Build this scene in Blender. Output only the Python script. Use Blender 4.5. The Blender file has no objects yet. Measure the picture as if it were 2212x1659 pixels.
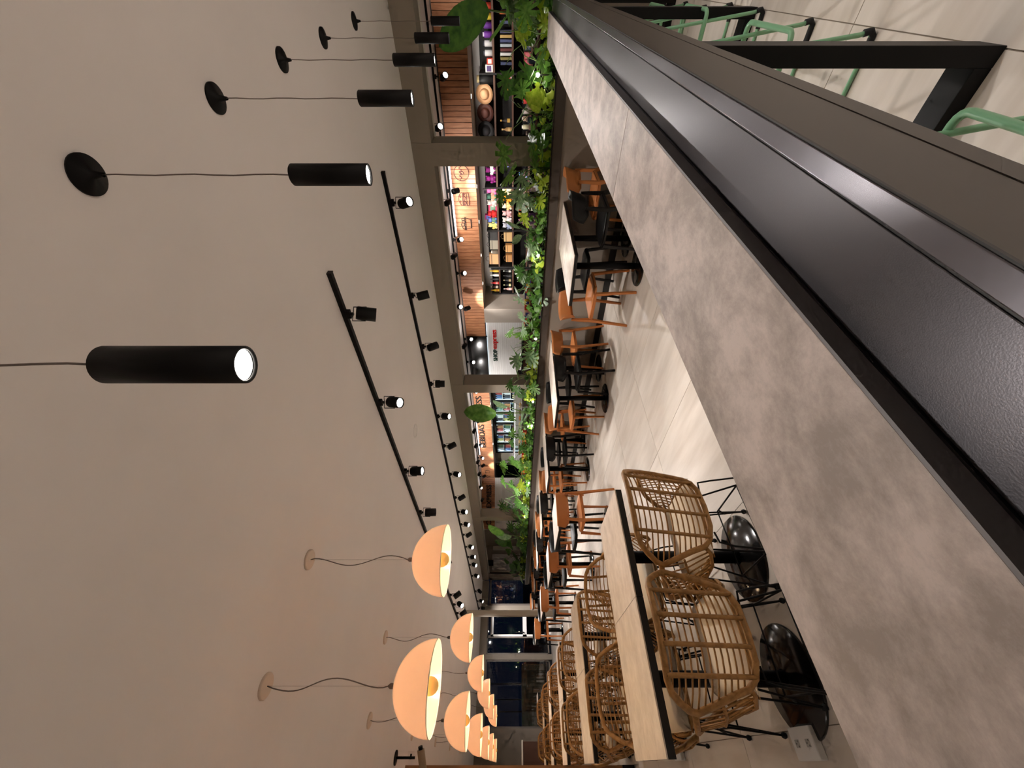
import bpy, math, random
from mathutils import Vector as V, Matrix
random.seed(7)
rnd = random.Random(11)
R = math.radians
scene = bpy.context.scene
COL = scene.collection

# ---------------------------------------------------------------- camera, world, exposure
# X runs along the bar counter, Y runs along the planter wall, Z is up. The phone is held sideways (rolled a quarter turn).
H = 1.34
A = R(46.1)
cam = bpy.data.cameras.new('camera'); camo = bpy.data.objects.new('camera', cam); COL.objects.link(camo)
cam.sensor_fit = 'HORIZONTAL'; cam.sensor_width = 36.0; cam.lens = 862.0 / 2212.0 * 36.0
cam.shift_x = -3.0 / 2212.0; cam.clip_start = 0.02; cam.clip_end = 200
ca, sa = math.cos(A), math.sin(A)
camo.matrix_world = Matrix(((0, sa, -ca, 0), (0, -ca, -sa, 0), (-1, 0, 0, H), (0, 0, 0, 1)))
scene.camera = camo
world = bpy.data.worlds.new('night'); scene.world = world; world.use_nodes = True
world.node_tree.nodes['Background'].inputs[0].default_value = (0.10, 0.18, 0.45, 1)
world.node_tree.nodes['Background'].inputs[1].default_value = 0.006
scene.view_settings.view_transform = 'Standard'; scene.view_settings.look = 'None'
scene.view_settings.gamma = 1.0; scene.view_settings.use_curve_mapping = False
scene.view_settings.exposure = 1.7
scene.cycles.use_light_tree = True
scene.cycles.max_bounces = 5; scene.cycles.diffuse_bounces = 4; scene.cycles.glossy_bounces = 2
scene.cycles.transmission_bounces = 4; scene.cycles.transparent_max_bounces = 8
scene.cycles.adaptive_threshold = 0.045
scene.cycles.adaptive_min_samples = 12
scene.cycles.caustics_reflective = False; scene.cycles.caustics_refractive = False
scene.cycles.sample_clamp_indirect = 10.0
scene.cycles.use_denoising = True

P_TRACK = 26.0      # watts of one track spotlight
P_PEND = 3.2        # tube pendants over the bar
P_DOME = 6.4        # bulbs in the dome lamps
P_SHOP = 20.0
CEIL = 2.54

# ---------------------------------------------------------------- materials
def s2l(c):
    return tuple(((x / 255.0) / 12.92 if x / 255.0 <= 0.04045 else ((x / 255.0 + 0.055) / 1.055) ** 2.4) for x in c) + (1,)
MATS = {}
def mat(name, rgb, rough=0.6, metal=0.0, spec=0.5, var=0.0, vscale=6.0, vstretch=(1, 1, 1), rgb2=None, bump=0.0, bscale=60.0, coat=0.0, rand=0.0, detail=4.0, lo=0.35, hi=0.65, nr=0.5, dist=0.0, emit=None, es=0.0):
    m = bpy.data.materials.new(name); m.use_nodes = True; MATS[name] = m
    nt = m.node_tree; N = nt.nodes; L = nt.links; b = N['Principled BSDF']
    c = s2l(rgb)
    b.inputs['Base Color'].default_value = c; b.inputs['Roughness'].default_value = rough
    b.inputs['Metallic'].default_value = metal; b.inputs['Specular IOR Level'].default_value = spec
    b.inputs['Coat Weight'].default_value = coat; b.inputs['Coat Roughness'].default_value = 0.08
    tc = N.new('ShaderNodeTexCoord'); src = tc.outputs['Object']
    if rand > 0 or rgb2 or var:
        mp = N.new('ShaderNodeMapping'); mp.inputs['Scale'].default_value = vstretch
        L.new(src, mp.inputs['Vector'])
        oi = N.new('ShaderNodeObjectInfo')
        ad = N.new('ShaderNodeVectorMath'); ad.operation = 'ADD'
        sc = N.new('ShaderNodeVectorMath'); sc.operation = 'SCALE'; sc.inputs[3].default_value = 37.0
        cx = N.new('ShaderNodeCombineXYZ')
        for i in range(3): L.new(oi.outputs['Random'], cx.inputs[i])
        L.new(cx.outputs[0], sc.inputs[0]); L.new(mp.outputs[0], ad.inputs[0]); L.new(sc.outputs[0], ad.inputs[1])
        ns = N.new('ShaderNodeTexNoise'); ns.inputs['Scale'].default_value = vscale; ns.inputs['Detail'].default_value = detail; ns.inputs['Roughness'].default_value = nr; ns.inputs['Distortion'].default_value = dist
        L.new(ad.outputs[0], ns.inputs['Vector'])
        cr = N.new('ShaderNodeValToRGB'); cr.color_ramp.elements[0].position = lo; cr.color_ramp.elements[1].position = hi
        c2 = s2l(rgb2) if rgb2 else tuple(min(1, x * (1 + var)) for x in c[:3]) + (1,)
        c1 = c if rgb2 else tuple(x * (1 - var) for x in c[:3]) + (1,)
        cr.color_ramp.elements[0].color = c1; cr.color_ramp.elements[1].color = c2
        L.new(ns.outputs['Fac'], cr.inputs[0]); out = cr.outputs[0]
        if rand > 0:
            hs = N.new('ShaderNodeHueSaturation')
            mr = N.new('ShaderNodeMapRange'); mr.inputs[3].default_value = 1 - rand; mr.inputs[4].default_value = 1 + rand
            L.new(oi.outputs['Random'], mr.inputs[0]); L.new(mr.outputs[0], hs.inputs['Value']); L.new(out, hs.inputs['Color']); out = hs.outputs[0]
        L.new(out, b.inputs['Base Color'])
    if bump:
        nb = N.new('ShaderNodeTexNoise'); nb.inputs['Scale'].default_value = bscale; L.new(src, nb.inputs['Vector'])
        bp = N.new('ShaderNodeBump'); bp.inputs['Strength'].default_value = bump; bp.inputs['Distance'].default_value = 0.004
        L.new(nb.outputs['Fac'], bp.inputs['Height']); L.new(bp.outputs[0], b.inputs['Normal'])
    if emit:
        b.inputs['Emission Color'].default_value = emit + (1,); b.inputs['Emission Strength'].default_value = es
    return m

CEILM = mat('ceiling_plaster', (230, 225, 223), 0.9, var=0.02, vscale=1.5)
WALLT = mat('taupe_paint', (140, 129, 117), 0.75, var=0.02, vscale=2)
BEAMM = mat('beam_taupe_paint', (148, 138, 125), 0.7, var=0.02, vscale=2)
WALLG = mat('warm_grey_paint', (168, 158, 146), 0.8, var=0.02)
WALLW = mat('white_paint', (225, 222, 215), 0.7)
PLANK = mat('white_board', (226, 225, 222), 0.5, var=0.05, vscale=3, vstretch=(1, 1, 14), rand=0.03)
TILE = mat('stone_tile', (196, 185, 172), 0.32, rgb2=(220, 211, 200), vscale=2.3, vstretch=(4.5, 0.7, 1), bump=0.05, bscale=30, rand=0.04, detail=7, lo=0.3, hi=0.7)
GROUT = mat('grout', (150, 138, 124), 0.8)
STONE = mat('counter_stone', (138, 127, 121), 0.5, rgb2=(182, 169, 162), nr=0.74, dist=0.12, vscale=10.0, vstretch=(0.75, 1.0, 1), bump=0.08, bscale=90, detail=14, lo=0.40, hi=0.62)
TTOP = mat('table_laminate', (204, 190, 177), 0.42, rgb2=(234, 222, 210), vscale=8, vstretch=(1.0, 1.5, 1), nr=0.7, dist=0.15, bump=0.03, detail=8, rand=0.03)
BLACK = mat('black_metal', (7, 6, 7), 0.5, spec=0.25)
BLACKG = mat('black_gloss', (16, 14, 13), 0.14, spec=0.7)
EDGE2 = mat('dark_edging', (108, 106, 108), 0.5, metal=0.2)
EDGE = mat('black_edge', (13, 11, 11), 0.5)
STEEL = mat('brushed_dark_steel', (86, 84, 88), 0.35, metal=0.9, bump=0.04, bscale=700)
STEELS = mat('polished_dark_steel', (112, 110, 116), 0.27, metal=1.0, bump=0.05, bscale=40)
APRON = mat('taupe_metal', (74, 66, 59), 0.5, metal=0.25, var=0.03)
WOOD = mat('timber_board', (170, 112, 76), 0.55, rgb2=(196, 138, 98), vscale=5, vstretch=(1, 6, 1), rand=0.10, detail=5)
WOODG = mat('timber_gap', (60, 36, 24), 0.9)
OAK = mat('oak_veneer', (150, 102, 62), 0.5, rgb2=(172, 122, 78), vscale=4, vstretch=(4, 4, 0.4))
DBROWN = mat('brown_laminate', (84, 52, 40), 0.6, var=0.06)
SHELFE = mat('shelf_edge_brown', (92, 64, 50), 0.6)
SHELFB = mat('shelf_black', (17, 14, 14), 0.7)
RATTAN = mat('rattan_cane', (154, 110, 58), 0.5, rgb2=(184, 136, 78), vscale=40, bump=0.3, bscale=300)
CREAM = mat('cream_cushion', (232, 218, 196), 0.85, var=0.03, bump=0.2, bscale=200)
ORANGE = mat('orange_plastic', (188, 118, 66), 0.5, spec=0.3)
BLKPL = mat('black_plastic', (13, 12, 13), 0.45, spec=0.35)
MINT = mat('mint_paint', (126, 176, 136), 0.35)
RUBBER = mat('black_rubber', (16, 16, 17), 0.7)
WHITEP = mat('white_plastic', (232, 230, 226), 0.4)
CANOPY = mat('white_canopy', (214, 196, 180), 0.5)
CORD = mat('grey_cord', (120, 110, 104), 0.6)
DGREEN = mat('sign_green', (14, 62, 48), 0.5)
RED = mat('sign_red', (222, 30, 26), 0.5)
SIGNK = mat('sign_black', (22, 18, 18), 0.5)
SIGNP = mat('sign_plum', (88, 40, 48), 0.5)
SOIL = mat('soil', (42, 30, 22), 0.95, bump=0.5)
STRAW = mat('straw', (206, 162, 110), 0.8, bump=0.3, bscale=200)
ALU = mat('white_aluminium', (222, 222, 220), 0.4)
GREYF = mat('grey_frame', (112, 104, 96), 0.5)
BGREY = mat('beige_device', (156, 134, 108), 0.5)
BRICKM = mat('outside_wall', (92, 74, 52), 0.9, var=0.2)
ASPH = mat('asphalt', (40, 42, 46), 0.9)
STEM = mat('plant_stem', (96, 124, 66), 0.5)
STEMB = mat('woody_stem', (84, 70, 46), 0.7)

def leafmat(name, rgb, rgb2, tr=0.35, rough=0.35):
    m = mat(name, rgb, rough, rgb2=rgb2, vscale=9, detail=3, spec=0.5, rand=0.18)
    nt = m.node_tree; N = nt.nodes; L = nt.links; b = N['Principled BSDF']; o = N['Material Output']
    t = N.new('ShaderNodeBsdfTranslucent'); mx = N.new('ShaderNodeMixShader'); mx.inputs[0].default_value = tr
    src = b.inputs['Base Color'].links[0].from_socket
    L.new(src, t.inputs[0]); L.new(b.outputs[0], mx.inputs[1]); L.new(t.outputs[0], mx.inputs[2]); L.new(mx.outputs[0], o.inputs[0])
    return m
LEAFD = leafmat('leaf_dark', (50, 90, 36), (82, 128, 50), 0.25)
LEAFM = leafmat('leaf_mid', (84, 140, 54), (126, 172, 78), 0.35)
LEAFY = leafmat('leaf_lime', (158, 194, 44), (204, 222, 84), 0.45)
LEAFG = leafmat('leaf_greyish', (104, 142, 96), (152, 178, 134), 0.25)
LEAFS = [LEAFD, LEAFM, LEAFG, LEAFY]

def emat(name, rgb, s):
    m = bpy.data.materials.new(name); m.use_nodes = True; N = m.node_tree.nodes
    b = N['Principled BSDF']; b.inputs['Base Color'].default_value = (0.8, 0.8, 0.8, 1)
    b.inputs['Emission Color'].default_value = rgb + (1,); b.inputs['Emission Strength'].default_value = s
    return m
LENS = emat('lamp_lens', (1.0, 0.94, 0.85), 6.0)
LEDW = emat('led_strip', (1.0, 0.95, 0.93), 1.6)
LEDB = emat('fridge_light', (0.72, 0.88, 1.0), 0.4)
BULBM = emat('amber_bulb', (1.0, 0.52, 0.14), 0.12); BULBM.node_tree.nodes['Principled BSDF'].inputs['Base Color'].default_value = (0.62, 0.30, 0.06, 1)
STREET = emat('street_light', (0.85, 0.92, 1.0), 2.0)
BLUEL = emat('blue_screen', (0.35, 0.6, 1.0), 0.3)

def shade_mat():
    m = bpy.data.materials.new('dome_shade'); m.use_nodes = True; N = m.node_tree.nodes; L = m.node_tree.links
    b = N['Principled BSDF']; b.inputs['Base Color'].default_value = (0.80, 0.52, 0.36, 1); b.inputs['Roughness'].default_value = 0.12
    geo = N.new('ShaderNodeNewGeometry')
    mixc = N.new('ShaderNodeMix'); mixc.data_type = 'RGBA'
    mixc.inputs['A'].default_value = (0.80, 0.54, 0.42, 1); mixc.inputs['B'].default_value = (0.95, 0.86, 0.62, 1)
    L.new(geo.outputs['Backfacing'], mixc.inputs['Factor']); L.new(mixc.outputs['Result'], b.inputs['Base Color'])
    t = N.new('ShaderNodeBsdfTranslucent'); t.inputs[0].default_value = (0.95, 0.62, 0.47, 1)
    mx = N.new('ShaderNodeMixShader'); mx.inputs[0].default_value = 0.23
    L.new(b.outputs[0], mx.inputs[1]); L.new(t.outputs[0], mx.inputs[2]); L.new(mx.outputs[0], N['Material Output'].inputs[0])
    return m
SHADE = shade_mat()
def glass_mat(name, tint=(0.92, 0.97, 0.96), refl=0.09):
    m = bpy.data.materials.new(name); m.use_nodes = True; N = m.node_tree.nodes; L = m.node_tree.links
    N.remove(N['Principled BSDF'])
    t = N.new('ShaderNodeBsdfTransparent'); t.inputs[0].default_value = tint + (1,)
    g = N.new('ShaderNodeBsdfGlossy'); g.inputs['Roughness'].default_value = 0.02
    mx = N.new('ShaderNodeMixShader'); mx.inputs[0].default_value = refl
    L.new(t.outputs[0], mx.inputs[1]); L.new(g.outputs[0], mx.inputs[2]); L.new(mx.outputs[0], N['Material Output'].inputs[0])
    return m
GLASS = glass_mat('clear_glass')
NGLASS = glass_mat('window_glass', (0.85, 0.9, 0.92), 0.05)

COLS = {}
def cmat(rgb, rough=0.6):
    k = (rgb, rough)
    if k not in COLS: COLS[k] = mat('colour_%02x%02x%02x' % rgb, rgb, rough)
    return COLS[k]

# ---------------------------------------------------------------- mesh builder
class MB:
    def __init__(s): s.v = []; s.f = []; s.sm = []
    def quad(s, a, b, c, d, sm=False):
        n = len(s.v); s.v += [tuple(a), tuple(b), tuple(c), tuple(d)]; s.f.append((n, n + 1, n + 2, n + 3)); s.sm.append(sm); return s
    def box(s, x0, x1, y0, y1, z0, z1, M=None):
        n = len(s.v)
        P = [(x0, y0, z0), (x1, y0, z0), (x1, y1, z0), (x0, y1, z0), (x0, y0, z1), (x1, y0, z1), (x1, y1, z1), (x0, y1, z1)]
        s.v += [tuple(M @ V(p)) for p in P] if M else P
        for q in ((0, 3, 2, 1), (4, 5, 6, 7), (0, 1, 5, 4), (1, 2, 6, 5), (2, 3, 7, 6), (3, 0, 4, 7)):
            s.f.append(tuple(n + i for i in q)); s.sm.append(False)
        return s
    def tube(s, pts, r, n=6, closed=False, caps=True, sm=True, rs=None):
        pts = [V(p) for p in pts]; k = len(pts); base = len(s.v)
        up = None
        for i, p in enumerate(pts):
            if closed: t = (pts[(i + 1) % k] - pts[i - 1])
            else: t = (pts[min(i + 1, k - 1)] - pts[max(i - 1, 0)])
            if t.length < 1e-9: t = V((0, 0, 1))
            t.normalize()
            if up is None:
                up = V((0, 0, 1)) if abs(t.z) < 0.9 else V((1, 0, 0))
            a = t.cross(up)
            if a.length < 1e-6: a = t.orthogonal()
            a.normalize(); b = a.cross(t); b.normalize(); up = b
            rr = rs[i] if rs else r
            for j in range(n):
                th = 2 * math.pi * (j + 0.5) / n
                q = p + a * (math.cos(th) * rr) + b * (math.sin(th) * rr); s.v.append(tuple(q))
        m = k if closed else k - 1
        for i in range(m):
            i2 = (i + 1) % k
            for j in range(n):
                j2 = (j + 1) % n
                s.f.append((base + i * n + j, base + i * n + j2, base + i2 * n + j2, base + i2 * n + j)); s.sm.append(sm)
        if caps and not closed:
            s.f.append(tuple(base + j for j in range(n))[::-1]); s.sm.append(False)
            s.f.append(tuple(base + (k - 1) * n + j for j in range(n))); s.sm.append(False)
        return s
    def lathe(s, prof, c=(0, 0, 0), n=20, M=None, sm=True, capb=False, capt=False):
        base = len(s.v); k = len(prof)
        for r, z in prof:
            for j in range(n):
                th = 2 * math.pi * j / n; p = V((c[0] + r * math.cos(th), c[1] + r * math.sin(th), c[2] + z))
                s.v.append(tuple(M @ p) if M else tuple(p))
        for i in range(k - 1):
            for j in range(n):
                j2 = (j + 1) % n
                s.f.append((base + i * n + j, base + i * n + j2, base + (i + 1) * n + j2, base + (i + 1) * n + j)); s.sm.append(sm)
        if capb: s.f.append(tuple(base + j for j in range(n))[::-1]); s.sm.append(False)
        if capt: s.f.append(tuple(base + (k - 1) * n + j for j in range(n))); s.sm.append(False)
        return s
    def ball(s, c, r, n=10, sx=1, sy=1, sz=1):
        k = max(4, n // 2); b = len(s.v)
        s.lathe([(r * math.sin(math.pi * i / k), -r * math.cos(math.pi * i / k)) for i in range(k + 1)], (0, 0, 0), n)
        for i in range(b, len(s.v)):
            x, y, z = s.v[i]; s.v[i] = (c[0] + x * sx, c[1] + y * sy, c[2] + z * sz)
        return s
    def prism(s, poly, z0, z1, sm=False):
        n = len(s.v); k = len(poly)
        s.v += [(x, y, z0) for x, y in poly] + [(x, y, z1) for x, y in poly]
        s.f.append(tuple(n + i for i in range(k))[::-1]); s.sm.append(False)
        s.f.append(tuple(n + k + i for i in range(k))); s.sm.append(False)
        for i in range(k):
            j = (i + 1) % k; s.f.append((n + i, n + j, n + k + j, n + k + i)); s.sm.append(sm)
        return s
    def grid(s, fn, nu, nv, sm=True):
        b = len(s.v)
        for i in range(nu + 1):
            for j in range(nv + 1): s.v.append(tuple(fn(i / nu, j / nv)))
        for i in range(nu):
            for j in range(nv):
                a = b + i * (nv + 1) + j; s.f.append((a, a + nv + 1, a + nv + 2, a + 1)); s.sm.append(sm)
        return s
    def mesh(s, name, m):
        me = bpy.data.meshes.new(name); me.from_pydata(s.v, [], s.f)
        me.polygons.foreach_set('use_smooth', s.sm); me.update()
        if m: me.materials.append(m)
        return me

def tag(o, label=None, cat=None, group=None, kind=None):
    if label: o['label'] = label
    if cat: o['category'] = cat
    if group: o['group'] = group
    if kind: o['kind'] = kind
    return o
def link(name, me, parent=None, loc=None):
    o = bpy.data.objects.new(name, me); COL.objects.link(o)
    if parent: o.parent = parent
    if loc: o.location = loc
    return o
def ob(name, mb, m, parent=None, loc=None, bevel=0, solid=0):
    o = link(name, mb.mesh(name, m), parent, loc)
    if solid:
        d = o.modifiers.new('s', 'SOLIDIFY'); d.thickness = solid; d.offset = 0
    if bevel:
        d = o.modifiers.new('b', 'BEVEL'); d.width = bevel; d.segments = 2; d.limit_method = 'ANGLE'
    return o
def thing(name, label, cat, loc=(0, 0, 0), rz=0, group=None):
    o = bpy.data.objects.new(name, None); COL.objects.link(o); o.empty_display_size = 0.05
    o.location = loc; o.rotation_euler = (0, 0, rz)
    return tag(o, label, cat, group)
def copy_tree(o, parent=None):
    c = o.copy(); COL.objects.link(c)
    if parent is not None: c.parent = parent
    for ch in list(o.children): copy_tree(ch, c)
    return c
def dup(root, loc, rz=None, label=None, group=None):
    c = copy_tree(root); c.location = loc
    if rz is not None: c.rotation_euler = (0, 0, rz)
    if label: c['label'] = label
    if group: c['group'] = group
    return c
def struct(name, mb, m, parent=None, bevel=0):
    o = ob(name, mb, m, parent, bevel=bevel)
    if not parent: o['kind'] = 'structure'
    return o
ORD = ['first', 'second', 'third', 'fourth', 'fifth', 'sixth', 'seventh', 'eighth', 'ninth', 'tenth', 'eleventh', 'twelfth', 'thirteenth', 'fourteenth', 'fifteenth', 'sixteenth', 'seventeenth', 'eighteenth', 'nineteenth', 'twentieth']
def spot(parent, loc, aim, watts, deg=75, blend=0.6, rad=0.03, rgb=(1.0, 0.94, 0.91)):
    l = bpy.data.lights.new('spot_light', 'SPOT'); l.energy = watts; l.spot_size = R(deg); l.spot_blend = blend
    l.shadow_soft_size = rad; l.color = rgb
    o = bpy.data.objects.new('spot_light', l); COL.objects.link(o); o.parent = parent; o.location = loc
    o.rotation_euler = V(aim).to_track_quat('-Z', 'Y').to_euler(); return o
def aimM(loc, aim):
    q = V(aim).to_track_quat('-Z', 'Y').to_matrix().to_4x4(); return Matrix.Translation(V(loc)) @ q

# ================================================================ SETTING
YF = 16.6      # far glazed wall
XP = 4.84      # planter wall face
XB = 5.27      # beam and column face
XS = 8.4       # shop fascia
floor = struct('floor', MB().box(-4, 11, -4, YF + 0.2, -0.12, -0.004), GROUT)
tmesh = {}
PX_, PY_ = 0.99, 0.99
for i in range(-4, 3):
    for j in range(-2, 17):
        x0 = 2.11 + i * PX_; y0 = 0.15 + j * PY_
        x1, y1 = x0 + PX_, y0 + PY_
        cx1 = min(x1, XP); cy1 = min(y1, YF)
        w, d = round(cx1 - x0 - 0.004, 4), round(cy1 - y0 - 0.004, 4)
        if w <= 0 or d <= 0: continue
        if (w, d) not in tmesh: tmesh[(w, d)] = MB().box(-w / 2, w / 2, -d / 2, d / 2, -0.004, 0.0).mesh('tile', TILE)
        link('tile', tmesh[(w, d)], floor, ((x0 + cx1) / 2, (y0 + cy1) / 2, 0))
struct('floor_shop', MB().box(XB + 0.1, 10.9, -4, YF, -0.004, 0.0), TILE)
struct('floor_surround', MB().box(-4, 2.11 - 4 * PX_, -4, YF, -0.004, 0.0).box(2.11 - 4 * PX_, XB + .1, -4, 0.15 - 2 * PY_, -0.004, 0), TILE)
struct('ceiling', MB().box(-4, XB + 0.02, -4, YF + 0.2, CEIL, CEIL + 0.1), CEILM)
struct('ceiling_shop', MB().box(XB + 0.02, 11, -4, YF + 2.2, 2.62, 2.72), CEILM)
struct('wall_near', MB().box(-4.1, 11, -4.1, -4.0, 0, 2.7), WALLG)
struct('wall_west', MB().box(-4.1, -4.0, -4, YF, 0, 2.7), WALLG)
# beam over the planter and the columns
struct('beam', MB().box(XB, XB + 0.27, -4, YF - 0.1, 2.30, CEIL + 0.02), BEAMM)
for n, (y0, y1) in enumerate([(-3.2, -2.9), (1.41, 1.66), (5.50, 5.72), (11.08, 11.30)]):
    struct('column_%d' % (n + 1), MB().box(XB - 0.004, XB + 0.28, y0, y1, 0.0, CEIL - 0.001), BEAMM)
struct('trim_1', MB().box(XB + 0.255, XB + 0.285, -4, YF - 0.1, 2.285, 2.30), WALLW)
# planter wall with trough
wp = struct('wall_planter', MB().box(XP, XP + 0.10, -4, 15.6, 0.0, 0.82).box(XB + 0.06, XB + 0.10, -4, 15.6, 0, 0.86).box(XP, XB + .1, 15.5, 15.6, 0, .86), WALLT)
struct('baseboard_planter', MB().box(XP - 0.012, XP, -4, 15.6, 0.0, 0.085), EDGE)
tr = thing('planter_trough', 'long dark metal trough full of plants on top of the low taupe wall', 'planter')
ob('front_panel', MB().box(XP - 0.018, XP + 0.02, -4, 15.6, 0.815, 0.915), APRON, tr)
ob('rim', MB().box(XP - 0.024, XP + 0.03, -4, 15.6, 0.915, 0.932).box(XB + 0.03, XB + 0.10, -4, 15.6, 0.915, 0.93), BLACKG, tr)
ob('soil', MB().box(XP + 0.02, XB + 0.06, -4, 15.5, 0.78, 0.90), SOIL, tr)
# shop shell
struct('wall_shop', MB().box(9.45, 9.6, -4, 17.2, 0, 2.62), CEILM)
struct('wall_pier', MB().box(XS, 9.45, 5.98, 6.41, 0, 2.09), WALLG)
struct('soffit', MB().box(XS + 0.03, 9.45, -4, 6.40, 2.09, 2.12).box(XS + 0.03, 9.45, 9.0, 14.2, 2.09, 2.12), WALLG)
fas = struct('wall_fascia', MB().box(XS + 0.02, XS + 0.06, -4, 6.86, 2.10, 2.60).box(XS + 0.02, XS + 0.06, 8.40, 14.2, 2.10, 2.60), WOODG)
bm = MB().box(0, 0.02, 0.0, 0.079, 0, 0.51).mesh('timber_board', WOOD)
y = -0.6
while y < 14.1:
    if not (6.80 < y < 8.40): link('timber_board', bm, fas, (XS, y, 2.09))
    y += 0.087
# dark glass panel over the shop sign wall
t = thing('dark_glass_panel', 'glossy black glass panel above the white boarded sign wall', 'panel')
ob('glass_pane', MB().box(XS, XS + 0.03, 6.89, 8.38, 2.06, 2.60), BLACKG, t)
ob('frame', MB().box(XS - 0.01, XS + 0.03, 6.87, 6.89, 2.05, 2.6).box(XS - 0.01, XS + 0.03, 8.38, 8.40, 2.05, 2.6), BLACK, t)
ww = struct('wall_sign_backing', MB().box(XS + 0.06, XS + 0.12, 6.41, 9.0, 0, 2.06), WALLG)
for k in range(16):
    o = ob('white_board', MB().box(XS + 0.04, XS + 0.06, 6.41, 9.0, 0, 0.055), PLANK, ww, (0, 0, 1.12 + k * 0.058))
o = thing('led_cornice', 'thin bright strip light along the top of the white sign wall', 'light strip', (XS + 0.02, 6.41, 2.05))
ob('led_tube', MB().box(0, 0.015, 0.02, 2.4, 0, 0.012), LEDB, o)
# angled cafe wall
P1 = V((6.83, 15.4, 0)); P0 = V((8.40, 14.17, 0)); d = (P0 - P1); LN = d.length; d.normalize()
AM = Matrix.Translation(P1) @ Matrix(((d.x, 0, -(-d.y) if False else 0, 0), (d.y, 0, 0, 0), (0, 0, 0, 0), (0, 0, 0, 1)))
nrm = V((d.y, -d.x, 0))          # towards the dining room
if nrm.dot(V((-1, -1, 0))) < 0: nrm = -nrm
CM = Matrix(((d.x, -nrm.x, 0, P1.x), (d.y, -nrm.y, 0, P1.y), (0, 0, 1, 0), (0, 0, 0, 1)))   # local x along wall, local y into the wall
cw = struct('wall_cafe', MB().box(0, LN, 0.03, 0.12, 0, 2.62, CM), WALLG)
x = 0.0
cb = MB().box(0, 0.073, 0, 0.02, 0, 0.52).mesh('timber_board', WOOD)
while x < LN - 0.05:
    o = link('timber_board', cb, cw); o.matrix_world = CM @ Matrix.Translation((x, 0, 2.08)); x += 0.081
for k in range(12):
    o = ob('white_board', MB().box(0, LN, 0.01, 0.03, 0, 0.082), PLANK, cw); o.matrix_world = CM @ Matrix.Translation((0, 0, 1.1 + k * 0.083))
# far end of the shop
dd2 = struct('door_2', MB().box(9.40, 9.45, 14.72, 15.9, 0, 2.1), GREYF)
ob('door_panel', MB().box(9.38, 9.40, 14.78, 15.84, 0.02, 2.04), BLACK, dd2)
fw = struct('wall_shop_far', MB().box(5.66, 7.3, YF + 0.4, YF + 0.5, 0, 2.62).box(5.55, 5.66, YF, YF + .5, 0, 2.62), WALLG)
struct('wall_shop_return', MB().box(6.80, 6.9, 15.4, YF + 0.4, 0, 2.62), WALLG)
struct('trim_2', MB().box(6.62, 6.79, YF + 0.36, YF + 0.4, 0, 2.2).box(7.1, 7.2, YF + .36, YF + .4, 0, 2.2), WALLW)
struct('wall_panel', MB().box(5.75, 6.45, YF + 0.37, YF + 0.4, 0, 2.22), CEILM)
# far glazed wall
struct('wall_far', MB().box(-4, 0.90, YF, YF + 0.15, 0, CEIL), WALLT)
struct('beam_far', MB().box(-4, XB, YF - 0.05, YF + 0.2, 2.29, CEIL + 0.01), BEAMM)
struct('wall_far_corner', MB().box(5.38, 5.6, YF, YF + 0.15, 0, 2.5), WALLT)
def window(n, x0, x1, z0, z1, y=YF, fm=GREYF, fw=0.045, mull=()):
    w = struct('window_%d' % n, MB().box(x0, x0 + fw, y, y + 0.06, z0, z1).box(x1 - fw, x1, y, y + 0.06, z0, z1).box(x0, x1, y, y + 0.06, z0, z0 + fw).box(x0, x1, y, y + 0.06, z1 - fw, z1), fm)
    for m_ in mull: ob('muntin', MB().box(x0, x1, y, y + 0.05, m_ - 0.02, m_ + 0.02), fm, w)
    ob('pane', MB().box(x0 + fw, x1 - fw, y + 0.02, y + 0.03, z0 + fw, z1 - fw), NGLASS, w)
window(1, 0.90, 2.70, 0.08, 2.30)
struct('column_far', MB().box(2.70, 2.86, YF - 0.04, YF + 0.12, 0, 2.30), BEAMM)
window(2, 2.86, 3.40, 0.08, 2.30)
window(3, 3.40, 4.10, 2.12, 2.30)
window(4, 4.40, 5.38, 0.08, 2.26, fw=0.07)
struct('column_far_corner', MB().box(4.10, 4.40, YF - 0.04, YF + 0.12, 0, 2.30), BEAMM)
dr = struct('door_1', MB().box(3.40, 3.46, YF - .02, YF + 0.05, 0, 2.12).box(4.04, 4.10, YF - .02, YF + 0.05, 0, 2.12).box(3.40, 4.10, YF - .02, YF + 0.05, 2.06, 2.12).box(3.40, 4.10, YF - .02, YF + 0.05, 0.86, 1.0).box(3.4, 4.1, YF - .02, YF + .05, 0, .12), ALU)
ob('glass_pane', MB().box(3.46, 4.04, YF + 0.01, YF + 0.02, 0.12, 2.06), NGLASS, dr)
ob('door_handle', MB().box(3.50, 3.53, YF - 0.07, YF - 0.02, 0.95, 1.25), BLACK, dr)
# outside, seen dimly through the far glass
struct('ground_outside', MB().box(-15, 30, YF + 0.2, YF + 45, -0.1, -0.02), ASPH)
t = tag(ob('garden_wall', MB().box(-1, 3.2, YF + 4, YF + 4.3, 0, 1.0), BRICKM, bevel=0.02), 'low brown wall outside beyond the wide dark window', 'wall')
slm = MB().ball((0, 0, 0), 0.06, 8).mesh('street_lamp', STREET)
pm = MB().tube([(0, 0, 0), (0, 0, -4)], 0.05, 6)
for k, (x, y_, z) in enumerate([(0.6, 34, 3.2), (1.3, 36, 3.0), (2.6, 33, 2.9), (3.6, 37, 3.1), (4.4, 36, 3.3), (1.9, 38, 2.5)]):
    t = thing('street_lamp', 'small white street lamp beyond the far windows, %s from the timber wall' % ORD[k], 'street lamp', (x, y_, z), 0, 'street lamps outside')
    link('lamp_head', slm, t); ob('pole', MB().tube([(0, 0, -0.05), (0, 0, -z)], 0.04, 6), BLACK, t)
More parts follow.
